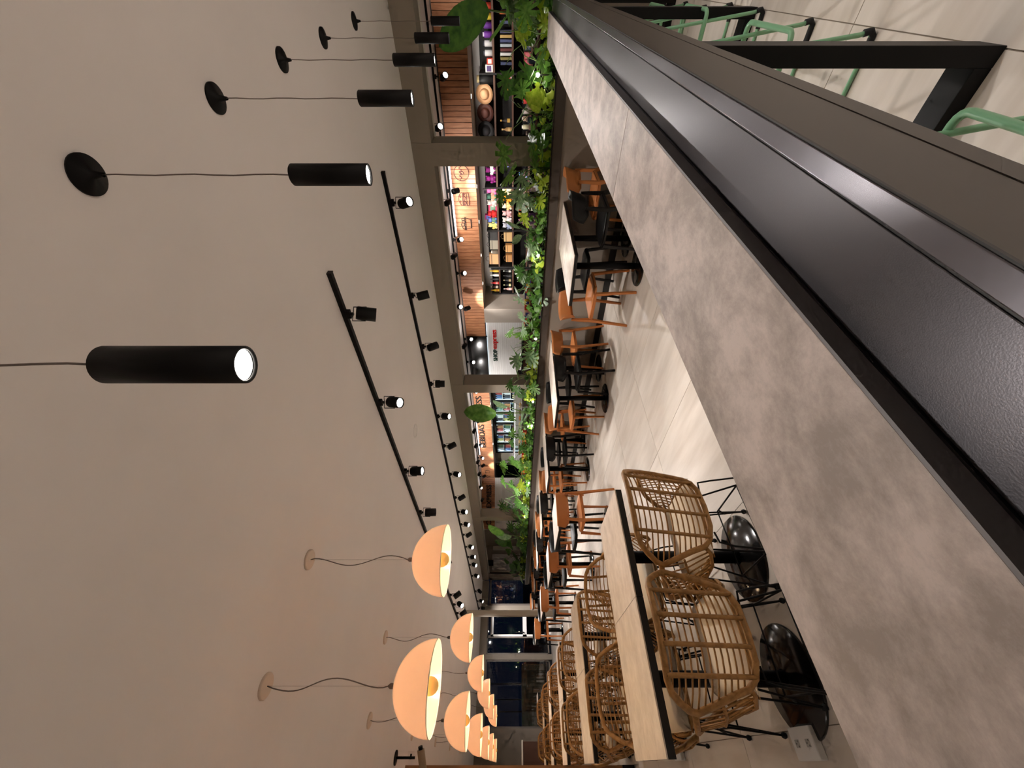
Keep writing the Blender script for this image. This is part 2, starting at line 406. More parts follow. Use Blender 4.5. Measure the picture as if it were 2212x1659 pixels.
# free-standing steel post in the dining room
struct('column_steel', MB().box(2.66, 2.78, 10.85, 10.97, 0, CEIL - 0.001).box(2.60, 2.84, 10.79, 11.03, CEIL - 0.02, CEIL - 0.001), BEAMM)
# wood-clad wall end at the edge of the dining room
struct('wall_timber_end', MB().box(-1.6, 0.022, 6.13, 6.45, 0.13, CEIL), OAK)
struct('baseboard_timber_end', MB().box(-1.6, 0.026, 6.12, 6.46, 0.0, 0.13), EDGE)

# ================================================================ BAR COUNTER
YA, YB_, YC, YD = 0.137, 0.160, 0.257, 0.498
ct = thing('bar_counter', 'long bar counter of mottled grey stone with a dark steel channel along its edge', 'counter')
for a0, a1 in ((-2.2, 1.278), (1.2815, 3.42), (3.4235, XP - 0.03)):
    ob('stone_top', MB().box(a0, a1, YC + 0.003, YD, 1.002, 1.03), STONE, ct, bevel=0.0012)
ob('core', MB().box(-2.2, XP - 0.03, YB_, YD - 0.01, 0.965, 1.001), EDGE, ct)
ob('stone_edging', MB().box(-2.2, XP - 0.03, YC - 0.001, YC + 0.003, 0.995, 1.0296), EDGE2, ct)
ob('bead', MB().box(-2.2, XP - 0.03, YC - 0.0035, YC - 0.001, 0.995, 1.0045), STEEL, ct)
ob('steel_channel', MB().box(-2.2, XP - 0.03, YB_ + 0.003, YC - 0.004, 0.99, 1.0025), STEEL, ct, bevel=0.001)
# flat polished lip
lip = MB().box(-2.2, XP - 0.03, YA + .001, YB_ + 0.001, 0.985, 1.0030)
ob('steel_lip', lip, STEELS, ct, bevel=0.0015)
ob('apron', MB().box(-2.2, XP - 0.03, YA - 0.0005, YA + 0.012, 0.872, 0.9975).box(-2.2, XP - 0.03, YA - 0.0015, YA + 0.010, 0.830, 0.8705), APRON, ct)
ob('black_strip', MB().box(-2.2, XP - 0.03, YA - 0.0008, YA + 0.012, 0.9976, 1.0018), EDGE, ct)  # thin black strip between apron and lip
ob('apron_back', MB().box(-2.2, XP - 0.03, YD - 0.03, YD - 0.015, 0.90, 0.965), EDGE, ct)
for xl in (-0.18, 1.41, 3.0, 4.55):
    lg = ob('leg_frame', MB().box(xl, xl + 0.095, 0.143, 0.193, 0.0, 0.965), BLACK, ct, bevel=0.002)
    ob('foot', MB().box(xl, xl + 0.095, 0.193, 0.492, 0.0, 0.05), BLACK, lg, bevel=0.002)
    ob('rear_post', MB().box(xl, xl + 0.095, 0.442, 0.492, 0.05, 0.965), BLACK, lg, bevel=0.002) if xl > 9 else None

# ================================================================ MINT BAR STOOLS
def stool():
    t = thing('bar_stool', '', 'stool', (0, 0, 0), 0, 'mint bar stools under the counter')
    W = 0.215
    for sx in (-1, 1):
        # side frame: sled loop, outer foot at -y
        x = sx * W; xi = sx * 0.165
        pts = [(xi, -0.07, 0.70), (x * 0.98, -0.17, 0.06), (x, -0.18, 0.025), (x, -0.165, 0.011), (x, -0.14, 0.009), (x, 0.16, 0.009), (x, 0.19, 0.012), (x, 0.20, 0.04), (xi, 0.14, 0.70)]
        fr = ob('leg', MB().tube(pts, 0.0085, 8), MINT, t)
        ob('glide', MB().tube([(x * 0.99, -0.176, 0.045), (x, -0.182, 0.022), (x, -0.168, 0.009), (x, -0.13, 0.007), (x, -0.105, 0.007)], 0.0125, 8), RUBBER, fr)
        ob('brace', MB().tube([(xi * 1.07, -0.02, 0.48), (xi * 1.1, 0.155, 0.48)], 0.007, 6), MINT, fr)
    F = 0.30
    pts = [(-W * .93, 0.16, F), (-W * .93, -0.13, F)]
    for k in range(5):
        th = R(90 * k / 4); pts.append((-W * .93 + 0.03 - 0.03 * math.cos(th), -0.15 - 0.03 * math.sin(th), F))
    for k in range(5):
        th = R(90 * k / 4); pts.append((W * .93 - 0.03 + 0.03 * math.sin(th), -0.15 - 0.03 * math.cos(th), F))
    pts += [(W * .93, -0.13, F), (W * .93, 0.16, F)]
    ob('footrest', MB().tube(pts, 0.0105, 8), MINT, t)
    ob('seat', MB().grid(lambda u, v: ((u - .5) * .38, -0.10 + v * .36, 0.705 + 0.015 * (abs(u - .5) * 2) ** 2 - .02 * max(0, .15 - v)), 6, 6), MINT, t, solid=0.006)
    ob('backrest', MB().grid(lambda u, v: ((u - .5) * .36, 0.262 + 0.01 * v - .03 * (abs(u - .5) * 2) ** 2, 0.715 + v * .10), 6, 3), MINT, t, solid=0.005)
    return t
st = stool()
for k, (sx, sy, lb) in enumerate([(0.90, 0.405, 'mint green tubular bar stool under the counter, nearest the viewer'), (2.17, 0.34, 'mint green wire bar stool between the two visible black counter legs'),
                        (3.12, 0.33, 'mint green wire bar stool just past the second black counter leg'), (3.98, 0.36, 'mint green wire bar stool farthest along the counter')]):
    if k == 0: st.location = (sx, sy, 0); st['label'] = lb
    else: dup(st, (sx, sy, 0), 0, lb)

# ================================================================ TABLES
def table(w, dpt, base_r, label, name='dining_table', gloss=True):
    t = thing(name, label, 'table')
    ob('tabletop', MB().box(-w / 2, w / 2, -dpt / 2, dpt / 2, 0.744, 0.750), TTOP, t)
    ob('edge_band', MB().box(-w / 2, w / 2, -dpt / 2, dpt / 2, 0.712, 0.7438), EDGE, t)
    ob('pedestal', MB().tube([(0, 0, 0.02), (0, 0, 0.712)], 0.034, 20).box(-.12, .12, -.12, .12, .706, .712), BLACK, t)
    ob('base', MB().lathe([(base_r, 0.0), (base_r, 0.006), (base_r - .006, 0.012), (0.10, 0.022), (0.06, 0.03), (0.04, 0.034)], n=40, capb=True), BLACKG, t)
    return t
ROWS = [2.375, 4.31, 6.30, 8.30, 10.25, 12.2]
tb = table(0.572, 0.54, 0.232, '', 'cafe_table')
first = True
rowname = ['first', 'second', 'third', 'fourth', 'fifth', 'sixth']
for k, yy in enumerate(ROWS[:5]):
    for i, xx in enumerate((0.885, 0.310)):
        lb = 'square stone-look cafe table in the %s rattan row from the bar, %s' % (rowname[k], 'aisle side' if i == 0 else 'wall side')
        if first: tb.location = (xx, yy, 0); tb['label'] = lb; tb['group'] = 'tables of the rattan rows'; first = False
        else: dup(tb, (xx, yy, 0), 0, lb, 'tables of the rattan rows')

# ================================================================ RATTAN CHAIRS
def rattan_chair():
    t = thing('rattan_chair', '', 'chair', (0, 0, 0), 0, 'rattan chairs of the pendant rows')
    def yb(x, z):          # the curved back surface
        return -0.215 - 0.22 * (z - 0.47) - 0.02 + 0.17 * (abs(x) / 0.234) ** 2.6 * 0.75
    half = [(0.0, 0.458), (0.09, 0.458), (0.138, 0.468), (0.168, 0.495), (0.188, 0.56), (0.214, 0.63), (0.234, 0.69), (0.228, 0.72), (0.205, 0.762), (0.182, 0.792), (0.15, 0.808), (0.08, 0.815), (0.0, 0.816)]
    loop = [(x, yb(x, z), z) for x, z in half] + [(-x, yb(x, z), z) for x, z in half[-2:0:-1]]
    ob('back_frame', MB().tube(loop, 0.0125, 8, closed=True), RATTAN, t)
    def hw(z):
        for (x0, z0), (x1, z1) in zip(half[1:], half[2:]):
            if z0 <= z <= z1: return x0 + (x1 - x0) * (z - z0) / max(1e-6, z1 - z0)
        return 0.1
    for xx in (-0.135, -0.046, 0.046, 0.135):
        zt = 0.812; zb = 0.464
        ob('back_rib', MB().tube([(xx, yb(xx, zb + (zt - zb) * q / 6) - 0.006, zb + (zt - zb) * q / 6) for q in range(7)], 0.0085, 6), RATTAN, t)
    mb = MB()
    for k in range(13):
        z = 0.484 + k * 0.0252; w = hw(z) - 0.004
        mb.tube([(w * (q / 5 - 1), yb(abs(w * (q / 5 - 1)), z) + 0.008, z) for q in range(11)], 0.0036, 4)
    ob('back_canes', mb, RATTAN, t)
    for sx in (-1, 1):
        a = [(0.232, yb(0.232, 0.70), 0.70), (0.27, -0.02, 0.655), (0.285, 0.07, 0.625), (0.272, 0.15, 0.575), (0.245, 0.20, 0.51), (0.21, 0.225, 0.45)]
        b = [(0.165, yb(0.165, .49) + .01, 0.495), (0.185, -.16, .468), (0.215, -0.10, 0.450), (0.225, 0.0, 0.445), (0.225, 0.1, 0.443), (0.225, 0.18, 0.435), (0.205, 0.225, 0.448)]
        arm = ob('arm_frame', MB().tube([(sx * x, y, z) for x, y, z in a], 0.012, 8).tube([(sx * x, y, z) for x, y, z in b], 0.009, 6), RATTAN, t)
        def on(c, u):
            u = max(0, min(0.9999, u)) * (len(c) - 1); i = int(u); f = u - i
            return V(c[i]).lerp(V(c[i + 1]), f)
        mb = MB()
        for k in range(15):
            u = (k + 0.5) / 15
            p, q = on(a, u), on(b, min(1, u * 0.92 + 0.10)); m_ = p.lerp(q, 0.5) + V((0.012, 0, 0))
            mb.tube([(sx * p.x, p.y, p.z), (sx * m_.x, m_.y, m_.z), (sx * q.x, q.y, q.z)], 0.0036, 4)
        mm = [on(a, u).lerp(on(b, u), 0.5) + V((0.014, 0, 0)) for u in (0.02, .2, .4, .6, .8, .97)]
        mb.tube([(sx * p.x, p.y, p.z) for p in mm], 0.006, 5)
        ob('arm_canes', mb, RATTAN, arm)
    sl = []
    for k in range(20):
        th = 2 * math.pi * k / 20; c, s_ = math.cos(th), math.sin(th)
        sl.append((0.200 * math.copysign(abs(c) ** .55, c), 0.028 + 0.190 * math.copysign(abs(s_) ** .55, s_), 0.450))
    mb = MB().tube(sl, 0.011, 8, closed=True)
    for k in range(9):
        yq = -0.14 + k * 0.040
        mb.tube([(-0.195, yq, 0.447), (0, yq, 0.441), (0.195, yq, 0.447)], 0.004, 4)
    ob('seat', mb, RATTAN, t)
    def cush(u, v):
        x = (u - .5) * 2; y_ = (v - .5) * 2; e = max(0, 1 - abs(x) ** 5) ** .35 * max(0, 1 - abs(y_) ** 5) ** .35
        return (x * 0.188, y_ * 0.183 + .01, 0.458 + 0.045 * e)
    ob('cushion', MB().grid(cush, 12, 12).grid(lambda u, v: (cush(u, 1 - v)[0], cush(u, 1 - v)[1], 0.916 - cush(u, 1 - v)[2] + .004), 6, 6), CREAM, t)
    for sx in (-1, 1):
        for sy in (-1, 1):
            f = (sx * 0.205, sy * 0.20 + 0.005, 0.012)
            lg = ob('leg', MB().tube([f, (sx * 0.13, sy * 0.075 + .005, 0.425)], 0.0048, 6).tube([f, (sx * 0.165, sy * 0.19 + .005, 0.36), (sx * 0.15, sy * 0.19, 0.425), (sx * .1, sy * .18, .428)], 0.0048, 6)
               .tube([(sx * .188, sy * .2, .13), (sx * .172, sy * .125, .2)], .004, 5), BLACK, t)
            ob('foot_cap', MB().ball((f[0], f[1], 0.014), 0.0145, 8), RUBBER, lg)
    for sy in (-1, 1): ob('cross_brace', MB().tube([(-0.172, sy * .135 + .005, 0.20), (0.172, sy * .135 + .005, 0.20)], 0.0042, 6).tube([(sy * .172, -.13, .20), (sy * .172, .14, .20)], .0042, 6), BLACK, t)
    return t
rc = rattan_chair()
first = True
for k, yy in enumerate(ROWS[:5] + [12.1]):
    for i, xx in enumerate((0.875, 0.315)):
        for sgn in (-1, 1):
            if k == 5 and sgn == 1: continue
            pos = (xx + rnd.uniform(-.015, .015), yy + sgn * (0.44 + rnd.uniform(-.015, .015)), 0)
            rz = (0 if sgn < 0 else math.pi) + rnd.uniform(-.05, .05)
            if k == 0 and sgn < 0: pos = ((0.865, 1.955, 0), (0.38, 1.965, 0))[i]; rz = (0.03, -0.05)[i]
            lb = 'wrapped rattan tub chair with cream cushion, %s rattan row, %s side, %s seat' % (rowname[k], 'near' if sgn < 0 else 'far', 'aisle' if i == 0 else 'wall')
            if first: rc.location = pos; rc.rotation_euler = (0, 0, rz); rc['label'] = lb; first = False
            else: dup(rc, pos, rz, lb)

# ================================================================ PLASTIC CHAIRS
def plastic_chair(name, m, word):
    t = thing(name, '', 'chair', (0, 0, 0), 0, word + ' dining chairs')
    # D-shaped dished seat, flat at the back, round in front
    def seat(u, v):
        a = (u - .5) * 2; y_ = -0.20 + v * 0.41
        w = 0.195 + 0.02 * math.sin(math.pi * min(1, v * 1.1)) - 0.10 * max(0, v - .72) ** 1.6 * 5
        return (a * w, y_, 0.452 - 0.012 * (1 - a * a) * math.sin(math.pi * v) - 0.03 * max(0, v - .85) * 5 * .2)
    ob('seat', MB().grid(seat, 8, 10), m, t, solid=0.012)
    rim = [seat(0, v / 8) for v in range(9)] + [seat(u / 6, 1) for u in range(1, 6)] + [seat(1, v / 8) for v in range(8, -1, -1)]
    ob('seat_frame', MB().tube([(x, y_, z - 0.016) for x, y_, z in rim], 0.014, 4, closed=True, sm=False), m, t)
    def back(u, v):
        a = (u - .5) * 2; th = a * 1.25
        x = 0.236 * math.sin(th) / math.sin(1.25); yq = -0.24 + 0.165 * (1 - math.cos(th)) / (1 - math.cos(1.25)) * .95
        z0 = 0.625 if abs(a) < .78 else 0.625 + 0.045 * (abs(a) - .78) / .22
        z1 = 0.788 - 0.012 * abs(a) ** 3
        return (x, yq - 0.045 * (v ** 1.5), z0 + (z1 - z0) * v)
    ob('backrest', MB().grid(back, 16, 5), m, t, solid=0.008)
    for sx in (-1, 1):
        ob('leg', MB().tube([(sx * 0.205, -0.275, 0.0), (sx * 0.198, -0.225, 0.30), (sx * 0.192, -0.20, 0.45), (sx * 0.185, -0.205, 0.58), (sx * 0.178, -0.205, 0.66)], 0.016, 4, sm=False, rs=[.016, .020, .024, .020, .017]), m, t)
        ob('leg', MB().tube([(sx * 0.205, 0.205, 0.0), (sx * 0.195, 0.185, 0.25), (sx * 0.188, 0.165, 0.435)], 0.015, 4, sm=False, rs=[.015, .018, .023]), m, t)
        ob('side_rail', MB().tube([(sx * 0.19, -0.19, .428), (sx * 0.205, 0.0, .43), (sx * 0.186, 0.16, .428)], 0.012, 4, sm=False), m, t)
    ob('back_rail', MB().tube([(-0.185, -0.195, .43), (0.185, -0.195, .43)], 0.012, 4, sm=False), m, t)
    return t
oc = plastic_chair('orange_chair', ORANGE, 'orange'); kc = plastic_chair('black_chair', BLKPL, 'black')
used = {'o': False, 'k': False}
def chair(kind, x, y, rz, lb):
    src = oc if kind == 'o' else kc
    if not used[kind]: used[kind] = True; src.location = (x, y, 0); src.rotation_euler = (0, 0, rz); src['label'] = lb
    else: dup(src, (x, y, 0), rz, lb)
wt = table(0.63, 0.59, 0.215, '', 'dining_table')
WR = [2.21, 4.34, 6.26, 8.25, 10.2, 12.1, 13.9]
first = True
for k, yy in enumerate(WR):
    for i, xx in enumerate((4.52, 3.887)):
        lb = 'pale square dining table in the %s pair by the planter wall, %s' % (ORD[k], 'wall half' if i == 0 else 'aisle half')
        if first: wt.location = (xx, yy, 0); wt['label'] = lb; wt['group'] = 'tables along the planter wall'; first = False
        else: dup(wt, (xx, yy, 0), 0, lb, 'tables along the planter wall')
    nn = '%s table pair by the planter wall' % ORD[k]
    j = rnd.uniform(-.04, .04)
    chair('o', 4.52 if k else 4.60, yy - (0.40 if k else 0.46), 0.04 + j, 'orange plastic chair on near side, wall seat, ' + nn)
    chair('k', 3.99, yy - (0.40 if k else 0.44), -0.05 - j, 'black plastic chair on near side, aisle seat, ' + nn)
    chair('k', 4.50, yy + 0.40, math.pi + .05, 'black plastic chair on far side, wall seat, ' + nn)
    chair('o', 3.95, yy + 0.42, math.pi - .04 + j, 'orange plastic chair on far side, aisle seat, ' + nn)
MR = [5.42, 7.02, 9.4, 12.5]
mt = table(0.56, 0.66, 0.215, '', 'dining_table')
first = True
for k, yy in enumerate(MR):
    xx = (2.52, 2.50, 2.55, 2.7)[k]
    lb = 'pale single dining table, %s from the bar in the aisle row' % ORD[k]
    if first: mt.location = (xx, yy, 0); mt['label'] = lb; mt['group'] = 'tables of the aisle row'; first = False
    else: dup(mt, (xx, yy, 0), 0, lb, 'tables of the aisle row')
    chair('o', xx - .06, yy - 0.36, 0.02, 'orange plastic chair on near side of the %s aisle table' % ORD[k])
    chair('k', xx, yy + 0.40, math.pi + .03, 'black plastic chair on far side of the %s aisle table' % ORD[k])

# ================================================================ TUBE PENDANTS
def pendant(x, y, label):
    t = thing('tube_pendant', label, 'lamp', (x, y, CEIL), 0, 'black tube pendants over the counter')
    zb = 1.745 - CEIL; zt = zb + 0.215; r = 0.0285
    ob('canopy', MB().lathe([(0, 0), (0.055, 0), (0.055, -0.008), (0.012, -0.02), (0.006, -0.05)][::-1], n=32), BLACK, t)
    w = [(0.0015 * math.sin(q * 1.3 + x * 7), 0.0015 * math.cos(q * 1.7 + x), -0.03 + (zt + 0.03) * q / 10) for q in range(11)]
    ob('cord', MB().tube(w, 0.0019, 6), CORD, t)
    ob('lamp_body', MB().lathe([(r - .004, zb + .004), (r - .004, zb), (r, zb), (r, zt - .003), (r - .003, zt), (0, zt)], n=32), BLACK, t)
    ob('lens', MB().lathe([(0, zb + .006), (r - .004, zb + .006)][::-1], n=24), LENS, t)
    spot(t, (0, 0, zb - 0.002), (0, 0, -1), P_PEND, 110, 0.5, 0.02, (1, .93, .86))
for k, (x, y) in enumerate([(0.44, 0.415), (1.20, 0.40), (1.94, 0.36), (2.64, 0.325), (3.31, 0.30), (4.05, 0.27)]):
    pendant(x, y, ['large-looking black tube pendant closest to the viewer, lit', 'black tube pendant over counter, second in the row', 'black tube pendant over counter, third in the row', 'black tube pendant over counter, fourth in the row', 'black tube pendant over counter, fifth in the row', 'last black tube pendant, in front of the big paddle leaf'][k])

# ================================================================ DOME LAMPS
def dome(x, y, zr, label, seed):
    rr = random.Random(seed)
    t = thing('dome_pendant', label, 'lamp', (x, y, CEIL), 0, 'pink dome pendants over the rattan tables')
    r = 0.195; z0 = zr - CEIL
    ob('shade', MB().lathe([(r * math.cos(R(90 * q / 14)), z0 + r * math.sin(R(90 * q / 14))) for q in range(15)], n=48), SHADE, t)
    ob('rim', MB().tube([(r * math.cos(2 * math.pi * q / 48), r * math.sin(2 * math.pi * q / 48), z0) for q in range(48)], 0.0022, 5, closed=True), WHITEP, t)
    ob('cap', MB().lathe([(0.012, z0 + r), (0.012, z0 + r + .02), (0.004, z0 + r + .03)], n=12), CORD, t)
    ob('canopy', MB().lathe([(0.052, -0.012), (0.056, -0.008), (0.056, 0)], n=28, capb=True), CANOPY, t)
    a = rr.uniform(0, 6.28); amp = rr.uniform(.02, .045); pts = []
    zt = z0 + r + .03
    for q in range(25):
        u = q / 24; e = math.sin(math.pi * u) ** .6
        o_ = amp * e * math.sin(u * 6.5 + a); pts.append((o_ * math.cos(2.3), o_ * math.sin(2.3) + .008 * e * math.sin(u * 11), -0.012 + (zt + .012) * u))
    ob('cord', MB().tube(pts, 0.0028, 6), CORD, t)
    ob('wire', MB().tube([(0, 0, -0.01), (0, 0, zt)], 0.0007, 4), CORD, t)
    ob('socket', MB().tube([(0, 0, z0 + r), (0, 0, z0 + .05)], 0.018, 10), WHITEP, t)
    ob('bulb', MB().ball((0, 0, z0 + .022), 0.040, 16), BULBM, t)
    l = bpy.data.lights.new('bulb_light', 'POINT'); l.energy = P_DOME; l.color = (1.0, 0.72, 0.45); l.shadow_soft_size = 0.045
    o = bpy.data.objects.new('bulb_light', l); COL.objects.link(o); o.parent = t; o.location = (0, 0, z0 + .022)
    b = t.children
    for ch in b:
        if ch.name.startswith('bulb') and ch.type == 'MESH': ch.visible_shadow = True
for k, yy in enumerate([2.40, 4.33, 6.27, 8.22, 10.15, 12.1]):
    for i, xx in enumerate((0.88, 0.285)):
        dome(xx, yy, 1.735 if i == 0 else 1.72, 'glowing pink dome lamp over the %s rattan table, %s' % (rowname[k], 'aisle side' if i == 0 else 'wall side'), k * 2 + i)

# ================================================================ TRACK LIGHTING
def head(root_name, label, group, x, y, z, aim, watts, lit=True, s=1.32, drop=0.062, deg=70):
    t = thing(root_name, label, 'spotlight', (x, y, z), 0, group)
    a = V(aim).normalized()
    c = V((0, 0, -drop - 0.055 * s))
    q = a.to_track_quat('-Z', 'Y').to_matrix().to_4x4(); M = Matrix.Translation(c) @ q
    ob('connector', MB().box(-.015, .015, -.03, .03, -0.028, 0.0).tube([(0, 0, -.02), (0, 0, -drop * .75)], .012, 8), BLACK, t)
    rr = 0.036 * s; ll = 0.10 * s
    sd = a.cross(V((0, 0, 1)));
    if sd.length < .05: sd = V((1, 0, 0))
    sd.normalize()
    mb = MB()
    for g in (-1, 1):
        p1 = V((0, 0, -drop * .7)) + sd * (g * (rr + .004)); p2 = c + sd * (g * (rr + .004))
        mb.tube([V((0, 0, -drop * .7)), p1, p2], 0.004, 5)
    ob('bracket', mb, BLACK, t)
    body = ob('lamp_body', MB().lathe([(0, ll * .5), (rr * .9, ll * .5), (rr, ll * .4), (rr, -ll * .5), (rr * .88, -ll * .5), (rr * .8, -ll * .42)], n=18, M=M), BLACK, t)
    ob('lens', MB().lathe([(0.0001, -ll * .43), (rr * .86, -ll * .43)][::-1], n=16, M=M), LENS, t)
    if watts: spot(t, c + a * (ll * .5 + .002), a, watts, deg, 0.7, 0.03, (1.0, 0.94, 0.91))
    return t
def track(x, y0, y1, z, label, name='track_rail'):
    t = thing(name, label, 'track', (x, y0, z))
    ob('rail', MB().box(-0.017, 0.017, 0, y1 - y0, -0.03, 0), BLACK, t)
    ob('end_cap', MB().box(-0.019, 0.019, -0.008, 0.0, -0.032, 0), BLACK, t)
track(3.90, 1.28, 15.4, CEIL, 'long black ceiling track closest to the planter wall')
track(2.30, 1.36, 10.6, CEIL, 'black ceiling track over the aisle, ending at the steel post')
FRONT = (-0.45, -0.38, -0.81); BACKA = (0.62, 0.12, -0.78); SIDE = (0.75, -0.25, -0.6); DOWN = (0.1, .1, -1)
t1 = [(1.55, FRONT), (2.59, (0.25, -.12, -0.93)), (3.36, (.62, .1, -.78)), (4.05, (.1, .1, -.95)), (4.77, (-.3, -.3, -.9)), (5.55, BACKA), (6.45, FRONT), (7.33, BACKA), (7.95, (-.3, -.5, -.8)), (8.55, FRONT), (9.1, BACKA), (9.8, (-.5, -.5, -.7)), (10.45, (-.1, -.4, -.9)), (11.0, FRONT), (11.85, FRONT), (13.2, (-.25, .8, -.5)), (14.2, FRONT), (15.0, (.1, .75, -.6))]
for k, (y, a) in enumerate(t1):
    head('track_spotlight', 'black spotlight on the planter-side track, %s from the near end' % ORD[k], 'spotlights on the planter-side track', 3.90, y, CEIL - .03, a, P_TRACK * (2.2 if k > 9 else 1))
t2 = [(1.68, (.2, .3, -.93)), (2.62, (-.35, -.3, -.85)), (3.74, (-.1, -.2, -.97)), (4.70, (.15, .25, -.95)), (6.4, BACKA), (8.0, BACKA), (8.6, (-.5, -.5, -.7)), (9.2, BACKA), (10.3, (0, .85, -.45))]
for k, (y, a) in enumerate(t2):
    head('track_spotlight', 'black spotlight on the aisle track, %s from the near end' % ORD[k], 'spotlights on the aisle track', 2.30, y, CEIL - .03, a, P_TRACK * (1.7 if k > 4 else 1))
track(6.9, -1.0, 14.0, 2.62, 'black ceiling track in the shop, nearer the columns')
track(7.9, -1.0, 14.0, 2.62, 'black ceiling track in the shop, nearer the timber fascia')
TOCAM = (-.7, -.45, -.55); TOSHELF = (1.0, 0.0, -0.33)
sA = [(-0.5, 0), (1.64, 1), (2.74, 0), (3.72, 0), (4.86, 1), (5.93, 0), (8.37, 0), (9.1, 0), (9.82, 0), (10.69, 0), (11.4, 0), (12.26, 1), (13.14, 0)]  # first head is out of view, added to brighten the near fascia
for k, (y, l) in enumerate(sA):
    head('shop_spotlight', 'black spotlight on the shop track nearer the columns, %s from the near end' % ORD[k], 'spotlights on the first shop track', 6.9, y, 2.59, TOCAM if l else TOSHELF, P_SHOP * (1 if l else 1), deg=95)
sB = [(1.18, 1), (2.92, 0), (3.89, 1), (4.67, 1), (5.61, 0), (6.55, 1), (7.35, 1), (8.53, 1), (9.91, 0), (11.22, 1), (11.97, 1), (12.48, 0), (13.22, 0)]
for k, (y, l) in enumerate(sB):
    head('shop_spotlight', 'black spotlight on the shop track nearer the fascia, %s from the near end' % ORD[k], 'spotlights on the second shop track', 7.9, y, 2.59, TOCAM if l else (0.7, 0.1, -0.7), P_SHOP * (.5 if l else 1), s=1.4, drop=.07)
# strip lights above the fascia and shop ceiling
for n, (y0, y1) in enumerate([(2.45, 3.98), (9.9, 12.3)]):
    t = thing('strip_light', 'glowing strip light above the timber fascia, %s' % ('over the burger and donut icons' if n == 0 else 'over the BEBIDAS sign'), 'light strip', (XS - 0.16, y0, 2.55))
    ob('diffuser', MB().box(0, 0.03, 0, y1 - y0, 0, 0.03), LEDW, t); ob('housing', MB().box(-0.01, 0.04, -.02, y1 - y0 + .02, 0.03, 0.07), BLACK, t)
    l = bpy.data.lights.new('strip', 'AREA'); l.shape = 'RECTANGLE'; l.size = 0.04; l.size_y = y1 - y0; l.energy = 3.5; l.color = (1, .88, .8)
    o = bpy.data.objects.new('strip', l); COL.objects.link(o); o.parent = t; o.location = (0.0, (y1 - y0) / 2, -0.01); o.rotation_euler = (0, 0, 0)
# soffit downlights
for k, y in enumerate([0.83, 1.55, 3.06, 3.79, 4.57, 5.31, 9.77, 10.9, 12.0]):
    t = thing('downlight', 'small round downlight in the soffit below the timber fascia, %s along' % ORD[k], 'downlight', (8.52, y, 2.09), 0, 'downlights under the fascia')
    ob('trim_ring', MB().lathe([(0.045, 0), (0.045, -0.006), (0.03, -0.006)][::-1], n=16), WHITEP, t)
    ob('lens', MB().lathe([(0.0001, -0.008), (0.032, -0.008)][::-1], n=16), LENS, t)
    spot(t, (0, 0, -0.012), (0.6, 0, -1), 10, 130, 0.6, 0.03, (1, .93, .85))
# unseen tracks and spots added behind the viewer to brighten floor and ceiling
for n, (x0, ys) in enumerate([(0.3, (-2.6, -1.5)), (1.9, (-2.8, -1.9, -0.9)), (3.6, (-2.6, -1.2)), (-2.3, (-1.6, 0.4, 2.4, 4.4))]):
    track(x0, min(ys) - .4, max(ys) + .4, CEIL, 'added unseen short ceiling track behind the bar stools, %s of four' % ORD[n])
    for k, y in enumerate(ys):
        head('track_spotlight', 'added unseen spotlight behind the bar stools, track %s, lamp %s' % (ORD[n], ORD[k]), 'added unseen spotlights behind the bar', x0, y, CEIL - .03, (0, 0, -1), P_TRACK * 0.75, deg=110)
# round ceiling speaker
t = thing('ceiling_speaker', 'small round white speaker grille flush in the ceiling', 'speaker', (2.97, 3.91, CEIL))
ob('ring', MB().lathe([(0.085, 0), (0.085, -0.006), (0.078, -0.006)][::-1], n=28), WHITEP, t); ob('grille', MB().lathe([(0.0001, -0.004), (0.078, -0.004)][::-1], n=28), CEILM, t)
# bracketed beige device at the edge of the ceiling
t = thing('ceiling_camera', 'beige camera on a black bracket hanging from the ceiling edge', 'camera', (0.075, 5.55, CEIL))
ob('mount_plate', MB().lathe([(0.06, -.012), (0.06, 0)], n=16, capb=True), BLACK, t)
ob('bracket', MB().tube([(0, 0, -.01), (0, 0, -.20)], .012, 8).box(-.012, .03, -.008, .008, -.165, -.15), BLACK, t)
ob('camera_body', MB().tube([(-.11, .03, -.30), (.06, -.03, -.255)], .036, 12), BGREY, t)
ob('camera_lens', MB().tube([(.06, -.03, -.255), (.085, -.04, -.248)], .022, 12), BLACK, t)
# hanging black speaker far off
t = thing('wall_speaker', 'small black box speaker on the grey wall beyond the planter', 'speaker', (6.05, YF + .25, 2.36))
ob('cabinet', MB().box(-.09, .09, -.08, .08, -.2, .04), BLACK, t, bevel=.006); ob('bracket', MB().box(-.02, .02, .07, .14, -.02, .02).box(-.05, .05, .13, .15, -.06, .12), BLACK, t)

# ================================================================ FLOOR SOCKET BOXES
def socket(x, y, label):
    t = thing('floor_socket', label, 'socket', (x, y, 0.0), 0.0, 'white socket boxes on the floor')
    ob('housing', MB().box(-.058, .058, -.092, .092, 0, .035), WHITEP, t, bevel=.005)
    for dy in (-.045, .045):
        ob('outlet', MB().box(-.014, .014, dy - .018, dy + .018, .0352, .0358), cmat((190, 188, 182)), t)
        ob('slot', MB().box(-.012, -.006, dy - .01, dy - .006, .036, .0365).box(.006, .012, dy - .01, dy - .006, .036, .0365).box(-.002, .002, dy + .004, dy + .01, .036, .0365), BLACK, t)
socket(0.080, 2.42, 'white double socket box on the floor beside the first round table base')
socket(0.10, 4.35, 'white socket box on the floor beneath the second rattan table')

